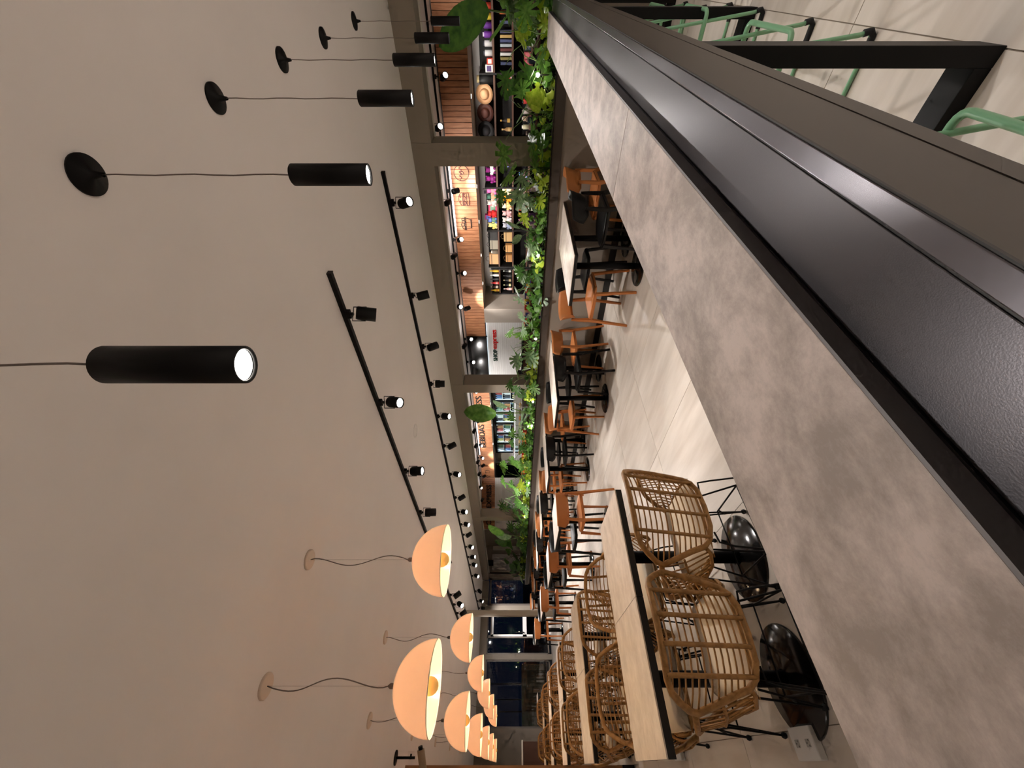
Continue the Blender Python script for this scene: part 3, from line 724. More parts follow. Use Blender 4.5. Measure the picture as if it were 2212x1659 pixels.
# ================================================================ SIGNS
def text(body, size, m, parent, M, width=None, bold=0.0, ext=0.012, name='lettering'):
    c = bpy.data.curves.new(name, 'FONT'); c.body = body; c.size = size; c.extrude = ext; c.offset = bold; c.materials.append(m)
    o = bpy.data.objects.new(name, c); COL.objects.link(o)
    bpy.context.view_layer.update()
    w = o.dimensions.x
    sx = width / w if width else 1
    dg = bpy.context.evaluated_depsgraph_get()
    me = bpy.data.meshes.new_from_object(o.evaluated_get(dg)); bpy.data.objects.remove(o)
    o = bpy.data.objects.new(name, me); COL.objects.link(o)
    if parent: o.parent = parent
    o.matrix_local = M @ Matrix.Diagonal((sx, 1, 1, 1))
    return o
def wallM(x, y, z): return Matrix(((0, 0, -1, x), (-1, 0, 0, y), (0, 1, 0, z), (0, 0, 0, 1)))
t = thing('shop_sign', 'SHOP express sign in green and red letters on the white boards', 'sign')
text('SHOP', 0.165, DGREEN, t, wallM(XS + .02, 7.80, 1.795), 0.42, 0.002)
text('express', 0.20, RED, t, wallM(XS + .02, 7.34, 1.80), 0.66, 0.0012)
t = thing('drinks_sign', 'BEBIDAS EXPRESS black letters on the timber fascia over the fridges', 'sign')
text('BEBIDAS EXPRESS', 0.27, SIGNK, t, wallM(XS - .015, 12.05, 2.345), 2.75, 0.0)
t = thing('cafe_sign', 'CAF\u00c9 EXPRESS black letters on the far angled timber fascia', 'sign')
text('CAF\u00c9 EXPRESS', 0.27, SIGNK, t, CM @ Matrix(((1, 0, 0, 0.16), (0, 0, -1, -0.02), (0, 1, 0, 2.225), (0, 0, 0, 1))), 1.56, 0.005)
def icon(name, label, y, z, strokes, m=SIGNP, x=XS - .008, M=None, r=.006):
    t = thing(name, label, 'sign')
    for s_ in strokes:
        mb = MB()
        if M: mb.tube([M @ V((p[0], -.01, p[1])) for p in s_], r, 5)
        else: mb.tube([(x, y - p[0], z + p[1]) for p in s_], r, 5)
        ob('outline', mb, m, t)
def arc(cx, cy, r, a0, a1, n=16, ry=None): return [(cx + r * math.cos(R(a0 + (a1 - a0) * i / n)), cy + (ry or r) * math.sin(R(a0 + (a1 - a0) * i / n))) for i in range(n + 1)]
wig = [(-.14 + .28 * i / 24, .02 + .025 * math.sin(i * 1.05)) for i in range(25)]
icon('donut_icon', 'round donut outline icon on the timber fascia beside the column', 2.765, 2.36, [arc(0, 0, .145, 0, 360, 28), wig, arc(0, -.01, .03, 0, 360, 12)])
icon('burger_icon', 'burger outline icon in the middle of the three fascia icons', 3.265, 2.35, [arc(0, .03, .13, 0, 180, 14, .08) + [(.13, .03)], [(-.13, .03), (.13, .03), (.13, .005), (-.13, .005), (-.13, .03)], [(-.12, .0), (-.08, -.04), (-.03, 0), (.02, -.04), (.07, 0), (.12, -.03)], [(-.13, -.05), (.13, -.05), (.13, -.08), (.10, -.1), (-.10, -.1), (-.13, -.08), (-.13, -.05)], arc(-.05, .065, .02, 0, 180, 6), arc(.05, .065, .02, 0, 180, 6)])
icon('salad_bowl_icon', 'black outline icon of a filled bowl on the timber fascia', 3.775, 2.35, [[(-.14, .03), (.14, .03), (.14, .005), (-.14, .005), (-.14, .03)], [(-.12, 0), (-.085, -.10), (.085, -.10), (.12, 0)], [(-.10, -.11), (.10, -.11)], arc(-.08, .05, .035, 0, 360, 10), arc(-.02, .07, .035, 0, 360, 10), arc(.04, .05, .035, 0, 360, 10), arc(.09, .06, .03, 0, 360, 10)], SIGNK)
icon('bottle_icon', 'round logo outline on the fascia behind the tall paddle leaf', 8.95, 2.37, [arc(0, 0, .13, 0, 360, 24), [(-.04, -.08), (-.04, .02), (-.015, .05), (-.015, .08), (.015, .08), (.015, .05), (.04, .02), (.04, -.08), (-.04, -.08)]])
icon('cup_icon', 'small cup outline icon on the fascia past the BEBIDAS sign', 13.7, 2.36, [[(-.09, .07), (-.07, -.09), (.07, -.09), (.09, .07), (-.09, .07)], [(-.1, .09), (.1, .09)], arc(.1, 0, .04, -90, 90, 8)], SIGNK)
icon('cake_icon', 'small stand outline icon at the end of the timber fascia', 14.05, 2.36, [[(-.08, .0), (.08, .0), (.0, .08), (-.08, .0)], [(0, 0), (0, -.08)], [(-.05, -.08), (.05, -.08)]], SIGNK)

# ================================================================ SHOP SHELVES AND GOODS
def shelf_unit(y0, y1, levels, divs, label, x0=9.06, x1=9.42, top=1.96):
    t = thing('display_shelving', label, 'shelf', (x0, y0, 0))
    w = y1 - y0; dx = x1 - x0
    ob('back_panel', MB().box(dx - .02, dx, 0, w, 0, top), SHELFB, t)
    for z in levels: ob('shelf_board', MB().box(0, dx - .02, 0.02, w - .02, z - .035, z), SHELFE, t)
    for q in [0, w - .03] + [d_ - y0 for d_ in divs]: ob('upright', MB().box(-.01, dx - .02, q, q + .03, 0, top), SHELFB, t)
    return t
shelf_unit(-1.0, 2.45, (0.35, 0.70, 1.03, 1.37, 1.71), (0.2, 1.30), 'black wall shelving with brown boards facing the near opening')
shelf_unit(2.46, 5.20, (0.35, 0.70, 1.03, 1.37, 1.71), (3.27, 4.23), 'black wall shelving full of plush toys between the columns')
shelf_unit(5.22, 5.97, (0.35, 0.70, 1.03, 1.37, 1.71), (), 'narrow black shelving with dark bottles beside the grey pier', top=1.90)
LV = {1.71: 'top shelf', 1.37: 'second shelf', 1.03: 'third shelf', 0.70: 'fourth shelf', 0.35: 'lowest shelf'}
def put(kind, y, z, rgb, label, s=1.0, x=9.18, rgb2=None, cat=None, grp=None):
    c1 = cmat(rgb); c2 = cmat(rgb2) if rgb2 else c1
    if kind == 'plush':
        t = thing('plush_toy', label, 'toy', (x, y, z), 0, grp or 'plush toys')
        ob('body', MB().ball((0, 0, .075 * s), .075 * s, 12, 1, 1, 1.05), c1, t)
        hd = ob('head', MB().ball((-.01, 0, .175 * s), .058 * s, 12), c2, t)
        ob('ear', MB().ball((0, .042 * s, .222 * s), .022 * s, 8), c2, hd); ob('ear', MB().ball((0, -.042 * s, .222 * s), .022 * s, 8), c2, hd)
        ob('arm', MB().ball((-.03 * s, .075 * s, .10 * s), .028 * s, 8, 1, 1, 1.5), c1, t); ob('arm', MB().ball((-.03 * s, -.075 * s, .10 * s), .028 * s, 8, 1, 1, 1.5), c1, t)
        ob('paw', MB().ball((-.06 * s, .045 * s, .03 * s), .03 * s, 8), c2, t); ob('paw', MB().ball((-.06 * s, -.045 * s, .03 * s), .03 * s, 8), c2, t)
    elif kind == 'box':
        t = thing('gift_box', label, cat or 'box', (x, y, z), 0, grp or 'boxed goods')
        ob('carton', MB().box(-.05, .05, -.06 * s, .06 * s, 0, .15 * s), c1, t, bevel=.003)
        ob('front_label', MB().box(-.052, -.0505, -.045 * s, .045 * s, .03 * s, .12 * s), c2, t)
    elif kind == 'bottle':
        t = thing('bottle', label, 'bottle', (x, y, z), 0, grp or 'bottles')
        ob('glass_body', MB().lathe([(.032, 0), (.034, .01), (.034, .13 * s), (.013, .18 * s), (.013, .23 * s)], n=12, capb=True, capt=True), c1, t)
        ob('cap', MB().lathe([(.015, .22 * s), (.015, .25 * s)], n=10, capt=True), c2, t); ob('paper_label', MB().lathe([(.0348, .04 * s), (.0348, .10 * s)], n=12), c2, t)
    elif kind == 'can':
        t = thing('tin', label, 'tin', (x, y, z), 0, grp or 'tins and mugs')
        ob('tin_body', MB().lathe([(.045 * s, 0), (.045 * s, .13 * s), (.04 * s, .135 * s)], n=14, capb=True, capt=True), c1, t)
        ob('lid', MB().lathe([(.03 * s, .135 * s), (.03 * s, .16 * s)], n=14, capt=True), c2, t)
    elif kind == 'bag':
        t = thing('woven_bag', label, 'bag', (x, y, z), 0, grp or 'woven bags')
        ob('bag_body', MB().prism([(-.06, -.13 * s), (.06, -.13 * s), (.06, .13 * s), (-.06, .13 * s)], 0, .22 * s), c1, t, bevel=.01)
        ob('handle', MB().tube([(-.03, -.06, .21 * s), (-.035, -.055, .27 * s), (-.035, 0, .30 * s), (-.035, .055, .27 * s), (-.03, .06, .21 * s)], .006, 6), c2, t)
        ob('band', MB().box(-.064, -.0605, -.12 * s, .12 * s, .15 * s, .17 * s), c2, t)
    elif kind == 'hat':
        t = thing('straw_hat', label, 'hat', (x, y, z), 0, grp or 'hats')
        M = Matrix.Translation((0, 0, .17)) @ Matrix.Rotation(R(-78), 4, 'Y')
        ob('brim', MB().lathe([(.085, .0), (.16, .012), (.165, .02), (.085, .006)], n=24, M=M), c1, t)
        ob('crown', MB().lathe([(.088, 0), (.082, .07), (.06, .10), (0.0001, .10)], n=20, M=M), c1, t)
        ob('hat_band', MB().lathe([(.0895, .005), (.086, .03)], n=20, M=M), c2, t)
        ob('hat_peg', MB().tube([(.02, 0, .17), (.1, 0, .17)], .01, 6).tube([(.03, 0, 0), (.03, 0, .17)], .008, 6), SHELFB, t)
    elif kind == 'book':
        t = thing('book', label, 'book', (x, y, z), 0, grp or 'books on the shelves')
        ob('cover', MB().box(-.07, .06, -.012 * s, .012 * s, 0, .2), c1, t); ob('pages', MB().box(-.066, .064, -.009 * s, .009 * s, .003, .197), WHITEP, t)
    elif kind == 'slippers':
        t = thing('slipper', label, 'slipper', (x, y, z), 0, grp or 'slippers')
        ob('sole', MB().ball((0, 0, .02), .045, 12, 1.9, 1, .4), c1, t); ob('strap', MB().ball((-.03, 0, .04), .042, 12, .8, 1, .8), c2, t)
    return t
put('hat', 1.62, 1.71, (222, 170, 124), 'pale straw hat standing on the top shelf', 1, 9.12, (240, 200, 150))
put('hat', 1.93, 1.71, (92, 50, 40), 'dark brown brimmed hat on the top shelf', 1, 9.16, (150, 100, 80))
put('hat', 2.22, 1.71, (40, 38, 40), 'black brimmed hat on the top shelf beside the column', .9, 9.14, (60, 58, 60))
t = put('can', 1.40, 1.71, (12, 12, 14), 'black glossy ornament vase on the top shelf', 1.9, 9.14, (220, 200, 150))
for k, (y, c, c2) in enumerate([(0.15, (196, 176, 60), (40, 44, 60)), (0.28, (60, 90, 60), (220, 220, 210)), (0.42, (190, 60, 40), (230, 220, 200)), (0.55, (210, 190, 60), (60, 60, 60)), (0.66, (92, 40, 130), (200, 190, 210)), (0.78, (104, 44, 140), (210, 200, 220)), (0.90, (198, 196, 196), (50, 50, 60)), (1.03, (206, 206, 206), (60, 60, 70))]):
    put('can', y, 1.71, c, '%s and %s tin on the top shelf, %s from the near end' % (['yellow', 'green', 'red', 'mustard', 'violet', 'purple', 'silver', 'white'][k], 'contrasting', ORD[k]), 1.0, 9.14, c2)
put('box', 1.14, 1.71, (200, 60, 40), 'small red and white carton on the top shelf', .7, 9.14, (230, 220, 210)); put('box', 1.24, 1.71, (226, 224, 220), 'white picture box at the end of the top shelf bay', .9, 9.12, (80, 60, 110))
for k, (y, c) in enumerate([(0.5, (230, 110, 40)), (.62, (70, 80, 110)), (.74, (60, 64, 92)), (.80, (180, 150, 90)), (.86, (66, 74, 110)), (.92, (160, 170, 176)), (.98, (90, 40, 38)), (1.04, (200, 200, 196)), (1.1, (120, 110, 60)), (1.17, (50, 60, 90))]):
    put('book', y, 1.37, c, 'upright book on the second shelf, %s from the near end' % ORD[k], 1.6, 9.14)
for k, (y, c) in enumerate([(.7, (200, 200, 205)), (.82, (60, 64, 90)), (.94, (50, 60, 80)), (1.06, (190, 90, 96)), (1.16, (176, 70, 80)), (1.23, (160, 60, 70))]):
    put('box', y, 1.03, c, 'boxed item on the third shelf, %s from the near end' % ORD[k], .8, 9.13, tuple(min(255, q + 40) for q in c))
put('bag', 1.52, 1.37, (226, 150, 60), 'amber yellow pouch on the second shelf', .6, 9.12, (90, 50, 30)); put('box', 1.40, 1.37, (220, 214, 206), 'pale patterned box next to the amber pouch', .7, 9.13, (180, 60, 50))
put('bottle', 2.05, 1.37, (40, 30, 28), 'dark bottle with gold bands on the second shelf', .9, 9.12, (214, 170, 80)); put('bottle', 2.2, 1.37, (170, 130, 80), 'gold bottle beside the column on the second shelf', .8, 9.12, (214, 180, 120))
for k, (y, c, c2) in enumerate([(1.50, (60, 50, 60), (190, 60, 50)), (1.62, (200, 40, 40), (230, 150, 120)), (1.74, (190, 50, 44), (40, 40, 60)), (1.9, (206, 196, 190), (150, 130, 120)), (2.02, (180, 150, 130), (220, 210, 200)), (2.16, (220, 214, 180), (240, 236, 220))]):
    put('can', y, 1.03, c, '%s mug on the third shelf' % ['dark', 'bright red', 'deep red', 'pale grey', 'sandy', 'ivory'][k], .9, 9.13, c2)
PL = [ # y, level, colour, second colour, word
 (3.37, 1.71, (226, 140, 150), (230, 120, 190), 'rose pink'), (3.50, 1.71, (220, 160, 120), (70, 120, 100), 'peach and green'), (3.63, 1.71, (206, 196, 190), (222, 214, 208), 'pale grey'),
 (3.88, 1.71, (206, 34, 34), (190, 30, 30), 'red'), (4.02, 1.71, (90, 130, 110), (100, 120, 200), 'green and blue'), (4.14, 1.71, (232, 214, 120), (240, 224, 150), 'yellow'),
 (3.36, 1.37, (240, 226, 190), (236, 220, 160), 'cream'), (3.53, 1.37, (244, 150, 30), (250, 166, 40), 'bright orange'), (3.70, 1.37, (240, 190, 120), (240, 220, 190), 'apricot'),
 (3.87, 1.37, (200, 150, 150), (214, 170, 170), 'dusty pink'), (4.02, 1.37, (214, 200, 200), (226, 210, 206), 'off-white'), (4.15, 1.37, (150, 160, 190), (190, 190, 200), 'grey blue'),
 (3.35, 1.03, (240, 190, 200), (240, 210, 214), 'light pink'), (3.48, 1.03, (50, 46, 48), (230, 228, 226), 'black and white'), (3.62, 1.03, (224, 224, 222), (60, 50, 50), 'white'),
 (3.76, 1.03, (200, 150, 110), (210, 90, 60), 'tan'), (3.90, 1.03, (220, 150, 60), (230, 170, 80), 'ochre'), (4.05, 1.03, (220, 160, 160), (226, 140, 190), 'pink'),
 (2.62, 1.37, (110, 140, 220), (130, 150, 226), 'blue'), (2.80, 1.37, (140, 150, 230), (200, 190, 220), 'periwinkle'), (2.72, 1.03, (236, 150, 190), (240, 160, 200), 'bubblegum pink'), (3.05, 1.03, (240, 150, 190), (120, 170, 220), 'pink and sky-blue'),
 (2.95, 1.71, (240, 236, 230), (130, 20, 110), 'white and magenta'), (3.12, 1.71, (130, 20, 110), (140, 26, 120), 'magenta')]
for y, z, c, c2, w in PL:
    put('plush', y, z, c, '%s round plush toy on the %s' % (w, LV[z]), 0.92 if z != 1.03 else .8, 9.15, c2)
put('box', 3.42, 1.90, (190, 180, 190), 'grey picture box behind the top shelf toys', .8, 9.25, (60, 60, 70)); put('box', 3.76, 1.71, (226, 60, 110), 'pink boxed doll set on the top shelf', 1.3, 9.22, (120, 170, 140)); put('box', 3.99, 1.86, (226, 70, 150), 'magenta and blue box on the top shelf', .9, 9.25, (110, 130, 220))
for k, (y, z, c, s_) in enumerate([(4.40, 1.71, (34, 32, 32), .95), (4.62, 1.71, (150, 142, 126), 1.0), (5.00, 1.71, (204, 156, 108), 1.05), (4.42, 1.37, (196, 160, 110), 1.0), (4.72, 1.37, (206, 156, 96), .8), (4.98, 1.37, (182, 130, 76), .8)]):
    put('bag', y, z, c, '%s handbag on the %s' % (['black', 'grey felt', 'tan leather-look', 'striped straw', 'light wicker', 'brown wicker'][k], LV[z]), s_ * (.9 if k != 2 else 1), 9.17, tuple(int(q * .6) for q in c))
put('can', 4.82, 1.71, (120, 110, 96), 'beaded lantern on the top shelf beside the tan bag', 1.1, 9.15, (230, 220, 210))
for k, (y, z, c, c2) in enumerate([(5.33, 1.71, (230, 170, 40), (240, 190, 60)), (5.45, 1.71, (226, 224, 220), (240, 236, 230)), (5.57, 1.71, (40, 36, 40), (60, 60, 60)), (5.68, 1.71, (214, 50, 50), (240, 170, 160)), (5.80, 1.71, (60, 30, 26), (230, 220, 200)), (5.90, 1.71, (220, 180, 40), (200, 130, 40)),
          (5.33, 1.37, (30, 30, 30), (200, 200, 190)), (5.47, 1.37, (20, 20, 22), (60, 60, 60)), (5.60, 1.37, (24, 22, 20), (180, 160, 120)), (5.74, 1.37, (26, 26, 24), (230, 220, 160)), (5.86, 1.37, (220, 170, 160), (240, 220, 216))]):
    put('bottle', y, z, c, '%s bottle on the %s of the narrow shelving' % (['yellow', 'white', 'charcoal', 'red', 'dark brown', 'mustard', 'black', 'small black', 'black paper-labelled', 'black cream-labelled', 'pink'][k], LV[z]), .9, 9.13, c2)
# low gondola and service counters behind the planter
def gondola(x, y0, y1, h, label, m=DBROWN, n=3):
    t = thing('display_gondola', label, 'shelf', (x, y0, 0)); w = y1 - y0
    ob('side_panel', MB().box(0, .45, 0, .03, 0, h), m, t); ob('side_panel', MB().box(0, .45, w - .03, w, 0, h), m, t)
    ob('back_panel', MB().box(.43, .45, .03, w - .03, 0, h), SHELFB, t)
    for k in range(n): ob('shelf_board', MB().box(0, .43, .03, w - .03, h * (k + 1) / n - .03, h * (k + 1) / n), m, t)
    return t
gondola(7.1, 0.2, 2.2, 1.0, 'low brown display gondola behind the near plants')
gondola(7.1, 2.5, 4.2, 0.95, 'low brown display gondola behind the middle plants')
gondola(7.1, 4.4, 5.7, 0.98, 'low brown gondola with sweet packets beyond the planter')
ncol = [(60, 60, 160), (220, 60, 40), (60, 50, 120), (240, 210, 80), (220, 70, 60), (250, 230, 210), (70, 60, 150), (230, 90, 40)]
for k in range(16):
    put('box', 4.5 + (k % 8) * .145, 0.98 if k < 8 else .653, ncol[k % 8], 'bright snack packet on the low gondola, %s on its %s level' % (ORD[k % 8], 'upper' if k < 8 else 'lower'), .8, 7.2, ncol[(k + 3) % 8], 'packet', 'snack packets')
for k in range(10):
    put('box', 2.62 + k * .16, .95, [(180, 160, 190), (60, 56, 60), (200, 170, 160), (90, 60, 120)][k % 4], 'small goods box on the middle low gondola, %s along' % ORD[k], .7, 7.2, (220, 210, 200), 'box', 'goods on the middle gondola')
for k in range(10):
    put('can', 0.35 + k * .18, 1.0, [(70, 60, 60), (190, 60, 60), (200, 190, 180), (60, 80, 110)][k % 4], 'small tin on the near low gondola, %s along' % ORD[k], .9, 7.2, (220, 210, 200), None, 'goods on the near gondola')
def service(x0, x1, y0, y1, h, label, m=DBROWN):
    t = thing('service_counter', label, 'counter', (x0, y0, 0)); w = y1 - y0; dx = x1 - x0
    ob('carcass', MB().box(.02, dx, 0, w, .08, h - .03), m, t); ob('plinth', MB().box(.05, dx, .02, w - .02, 0, .08), BLACK, t); ob('worktop', MB().box(0, dx, -.01, w + .01, h - .03, h), SHELFB, t)
    for k in range(max(2, int(w / .5))):
        s_ = w / max(2, int(w / .5)); ob('door', MB().box(0.005, .02, k * s_ + .008, (k + 1) * s_ - .008, .1, h - .05), m, t)
service(7.5, 8.1, 6.3, 8.2, 1.12, 'dark brown checkout counter before the white sign wall')
t = thing('cash_register', 'black cash register on the brown checkout counter', 'register', (7.75, 7.9, 1.12))
ob('drawer', MB().box(-.2, .2, -.2, .2, 0, .1), BLACK, t, bevel=.005); ob('screen', MB().box(-.12, -.10, -.16, .16, .14, .36), BLACK, t, bevel=.004); ob('screen_face', MB().box(-.124, -.1205, -.14, .14, .16, .34), LEDB, t); ob('stand', MB().tube([(0, 0, .1), (-.09, 0, .24)], .02, 8), BLACK, t)
t = thing('monitor_box', 'white card terminal on the checkout counter', 'terminal', (7.7, 7.1, 1.12)); ob('case', MB().box(-.06, .06, -.05, .05, 0, .05), WHITEP, t, bevel=.005); ob('keypad', MB().box(-.04, .04, -.035, .035, .05, .055), BLACK, t)
# drinks fridges
dv = [9.55, 10.20, 10.82, 11.42, 12.03, 12.66, 13.27]
bcols = [((150, 60, 60), 'red'), ((70, 100, 150), 'blue'), ((190, 184, 120), 'yellow'), ((84, 120, 100), 'green'), ((206, 212, 220), 'white'), ((50, 50, 62), 'dark'), ((180, 130, 90), 'orange')]
bm_ = {}
for rgb, w in bcols:
    bm_[w] = MB().lathe([(.036, 0), (.038, .01), (.038, .16), (.017, .20), (.017, .235)], n=8, capb=True, capt=True).mesh('bottle', cmat(rgb))
for k in range(6):
    y0, y1 = dv[k], dv[k + 1]; w = y1 - y0
    t = thing('drinks_fridge', 'tall black-framed glass drinks fridge, %s in the row past the column' % ORD[k], 'fridge', (9.0, y0, 0), 0, 'drinks fridges')
    ob('cabinet', MB().box(.02, .42, 0.01, w - .01, 0, .15).box(.40, .42, 0.01, w - .01, .15, 2.03).box(.02, .42, 0, .012, 0, 2.03).box(.02, .42, w - .012, w, 0, 2.03).box(.02, .42, 0.012, w - .012, 1.99, 2.03), BLACK, t)
    dd = ob('door', MB().box(-.02, .015, .005, .04, .12, 2.03).box(-.02, .015, w - .04, w - .005, .12, 2.03).box(-.02, .015, .04, w - .04, .12, .18).box(-.02, .015, .04, w - .04, 1.97, 2.03), BLACK, t)
    ob('glass_pane', MB().box(-.005, 0, .04, w - .04, .18, 1.97), GLASS, dd); ob('handle', MB().box(-.05, -.02, .015, .03, .9, 1.3), ALU, dd)
    ob('light_tube', MB().box(.03, .05, w - .06, w - .045, .2, 1.95), LEDB, t)
    ob('light_tube', MB().box(.36, .375, .03, w - .03, 1.955, 1.975), LEDB, t)
    ob('liner', MB().box(.385, .398, .015, w - .015, .15, 1.985), cmat((120, 140, 160)), t)
    for z in (.5, .82, 1.14, 1.45, 1.72): ob('wire_shelf', MB().box(.05, .37, .015, w - .015, z - .012, z), ALU, t)
    l = bpy.data.lights.new('fridge_glow', 'AREA'); l.shape = 'RECTANGLE'; l.size = .03; l.size_y = 1.7; l.energy = 3; l.color = (.72, .86, 1)
    o = bpy.data.objects.new('fridge_glow', l); COL.objects.link(o); o.parent = t; o.location = (.06, w - .03, 1.1); o.rotation_euler = V((.7, -1, 0)).to_track_quat('-Z', 'Y').to_euler()
    for zi, z in enumerate((1.14, 1.45, 1.72)):
        for q in range(6):
            rgb, word = bcols[(k * 2 + zi * 3 + q // 2) % 7]
            o = link('bottle', bm_[word], None, (9.10, y0 + .09 + q * (w - .18) / 5, z))
            tag(o, '%s drink bottle, %s on the %s shelf of the %s fridge' % (word, ORD[q], ('third', 'second', 'top')[zi], ORD[k]), 'bottle', 'drinks in the fridges')
# curved glass bakery case
t = thing('glass_display_case', 'pale glass food display case in front of the drinks fridges', 'display case', (6.75, 7.9, 0))
ob('base_cabinet', MB().box(.03, .75, 0, 2.7, 0, .62), ALU, t)
ob('frame', MB().tube([(.05, 0.01, .62), (.02, .01, 1.1), (.2, .01, 1.32), (.7, .01, 1.34)], .014, 6).tube([(.05, 2.69, .62), (.02, 2.69, 1.1), (.2, 2.69, 1.32), (.7, 2.69, 1.34)], .014, 6).tube([(.2, 0.01, 1.32), (.2, 2.69, 1.32)], .012, 6).box(.70, .74, 0, 2.7, .62, 1.30).box(.0, .03, 0, 2.7, .88, .90), ALU, t)
gl = [(.05, .62), (.025, .85), (.02, 1.1), (.08, 1.24), (.2, 1.32), (.68, 1.34)]
ob('curved_glass', MB().grid(lambda u, v: (gl[int(round(v * 5))][0], .02 + u * 2.66, gl[int(round(v * 5))][1]), 1, 5), GLASS, t)
for z in (.64, .9, 1.12): ob('shelf', MB().box(.10, .68, .02, 2.68, z - .012, z), ALU, t)
ob('light_tube', MB().box(.22, .24, .05, 2.65, 1.29, 1.305), LEDW, t)
pcol = [((196, 120, 60), 'golden'), ((226, 190, 130), 'pale'), ((120, 66, 36), 'dark brown')]
for zi, z in enumerate((.90, 1.12)):
    for q in range(9):
        rgb, word = pcol[(q + zi) % 3]
        o = ob('pastry', MB().ball((0, 0, .035), .07, 12, 1, 1.25, .5), cmat(rgb)); o.location = (7.05, 8.15 + q * .28, z)
        tag(o, '%s bun in the glass case, %s shelf, %s along' % (word, ('lower', 'upper')[zi], ORD[q]), 'bun', 'buns in the glass case')
# fruit / snack trays seen as a bright strip past the case
for k in range(14):
    rgb, w = [((224, 60, 40), 'red'), ((244, 190, 50), 'yellow'), ((236, 110, 40), 'orange')][k % 3]
    put('box', 8.2 + k * .17, 1.0, rgb, '%s snack bag in the rack behind the plants, %s along' % (w, ORD[k]), .75, 6.2, (250, 220, 120), 'packet', 'snack bags in the rack')
gondola(6.1, 8.1, 10.7, 1.0, 'low brown rack with bright snack bags behind the plants')
# white notice panel, dark doorway, coffee machine
t = thing('notice_board', 'plain cream notice board on the grey wall past the fridges', 'board', (9.43, 13.62, 1.5)); ob('board', MB().box(-.01, 0.02, 0, .86, 0, .48), cmat((226, 220, 200)), t); ob('board_frame', MB().box(-.015, .015, -.02, 0, -.02, .50).box(-.015, .015, .86, .88, -.02, .5), GREYF, t)
t = thing('coffee_machine', 'silver and black coffee machine before the white cafe wall', 'coffee machine', (6.9, 14.2, 1.0))
ob('machine_body', MB().box(-.2, .2, -.3, .3, 0, .42), ALU, t, bevel=.01); ob('front_panel', MB().box(-.21, -.2, -.26, .26, .2, .38), BLACK, t); ob('drip_tray', MB().box(-.3, -.2, -.26, .26, 0, .04), BLACK, t)
service(6.7, 7.3, 13.2, 14.8, 1.0, 'dark brown coffee counter at the far end of the shop')
t = thing('doorway_screen', 'small glowing blue screen beyond the far white door frame', 'screen', (6.95, YF + .3, 1.5)); ob('panel', MB().box(-.02, .02, 0, .05, -.22, .22), BLUEL, t); ob('housing', MB().box(-.03, .03, .05, .08, -.24, .24), BLACK, t)
# brown cabinet with a white top at the far end of the rattan rows
t = thing('waiter_station', 'dark brown cabinet with a white top at the far end of the rattan rows', 'cabinet', (-.3, 14.0, 0))
ob('carcass', MB().box(0, .80, 0, .5, .08, 1.09), DBROWN, t); ob('worktop', MB().box(-.01, .83, -.02, .5, 1.09, 1.13), WHITEP, t); ob('plinth', MB().box(.02, .78, .03, .48, 0, .08), BLACK, t)
for k in range(2): ob('door', MB().box(.01 + k * .4, .39 + k * .4, -.015, 0, .1, 1.07), DBROWN, t)
t = thing('small_cafe_table', 'pale cafe table alone behind the last rattan row', 'table', (1.05, 12.55, 0))
ob('tabletop', MB().box(-.28, .28, -.27, .27, .744, .75), TTOP, t); ob('edge_band', MB().box(-.28, .28, -.27, .27, .712, .7438), EDGE, t); ob('pedestal', MB().tube([(0, 0, .02), (0, 0, .71)], .034, 16), BLACK, t); ob('base', MB().lathe([(.22, 0), (.22, .01), (.05, .03)], n=30, capb=True), BLACKG, t)

# ================================================================ PLANTS
def fan_leaf(outline, bend=.12, cup=.06, c=(0, .42)):
    mb = MB(); n = len(outline)
    def zz(x, y): return -bend * y * y + cup * abs(x) * 1.2
    mb.v = [(c[0], c[1], zz(*c))]
    mid = [((x + c[0]) / 2, (y + c[1]) / 2) for x, y in outline]
    mb.v += [(x, y, zz(x, y)) for x, y in mid] + [(x, y, zz(x, y) - .02) for x, y in outline]
    for i in range(n):
        j = (i + 1) % n
        mb.f.append((0, 1 + i, 1 + j)); mb.f.append((1 + i, 1 + n + i, 1 + n + j, 1 + j)); mb.sm += [True, True]
    return mb
def heart(t_):   # t in 0..1 around, base notch at (0,0), tip (0,1)
    a = 2 * math.pi * t_; x = .43 * math.sin(a) * (1 + .25 * math.cos(a)) ; y = .46 - .54 * math.cos(a) * (1 - .0 * abs(math.sin(a)))
    if math.cos(a) > .75: y += .25 * (math.cos(a) - .75) / .25
    return x, y
def monstera():
    pts = []; n = 44
    for i in range(n):
        t_ = i / n; x, y = heart(t_)
        if 4 < i < n - 4 and abs(i - n / 2) > 1.5 and i % 4 == 2: x, y = x * .38, .42 + (y - .42) * .45
        pts.append((x, y))
    return pts
def palmate(n=9):
    pts = []
    for i in range(n * 4):
        f = i / (n * 4); a = 2 * math.pi * f; r_ = .52 if (i % 4) in (1, 2) else .2
        if (i % 4) == 0: r_ = .15
        rr = r_ * (1 - .45 * max(0, math.cos(a)))
        pts.append((rr * math.sin(a) * 1.05, .45 - rr * math.cos(a)))
    return pts
hs = [heart(i / 16) for i in range(16)]
def paddle(u, v):
    y_ = u; w = .27 * math.sin(math.pi * min(1, .04 + .96 * u)) ** .6
    a = (v - .5) * 2
    return (a * w, y_, .09 * abs(a) - .22 * u * u + .006 * math.sin(u * 40) * abs(a))
def lance(u, v):
    w = .11 * math.sin(math.pi * (0.03 + .97 * u)) ** .8; a = (v - .5) * 2
    return (a * w, u, .05 * abs(a) - .3 * u * u)
LM = {}
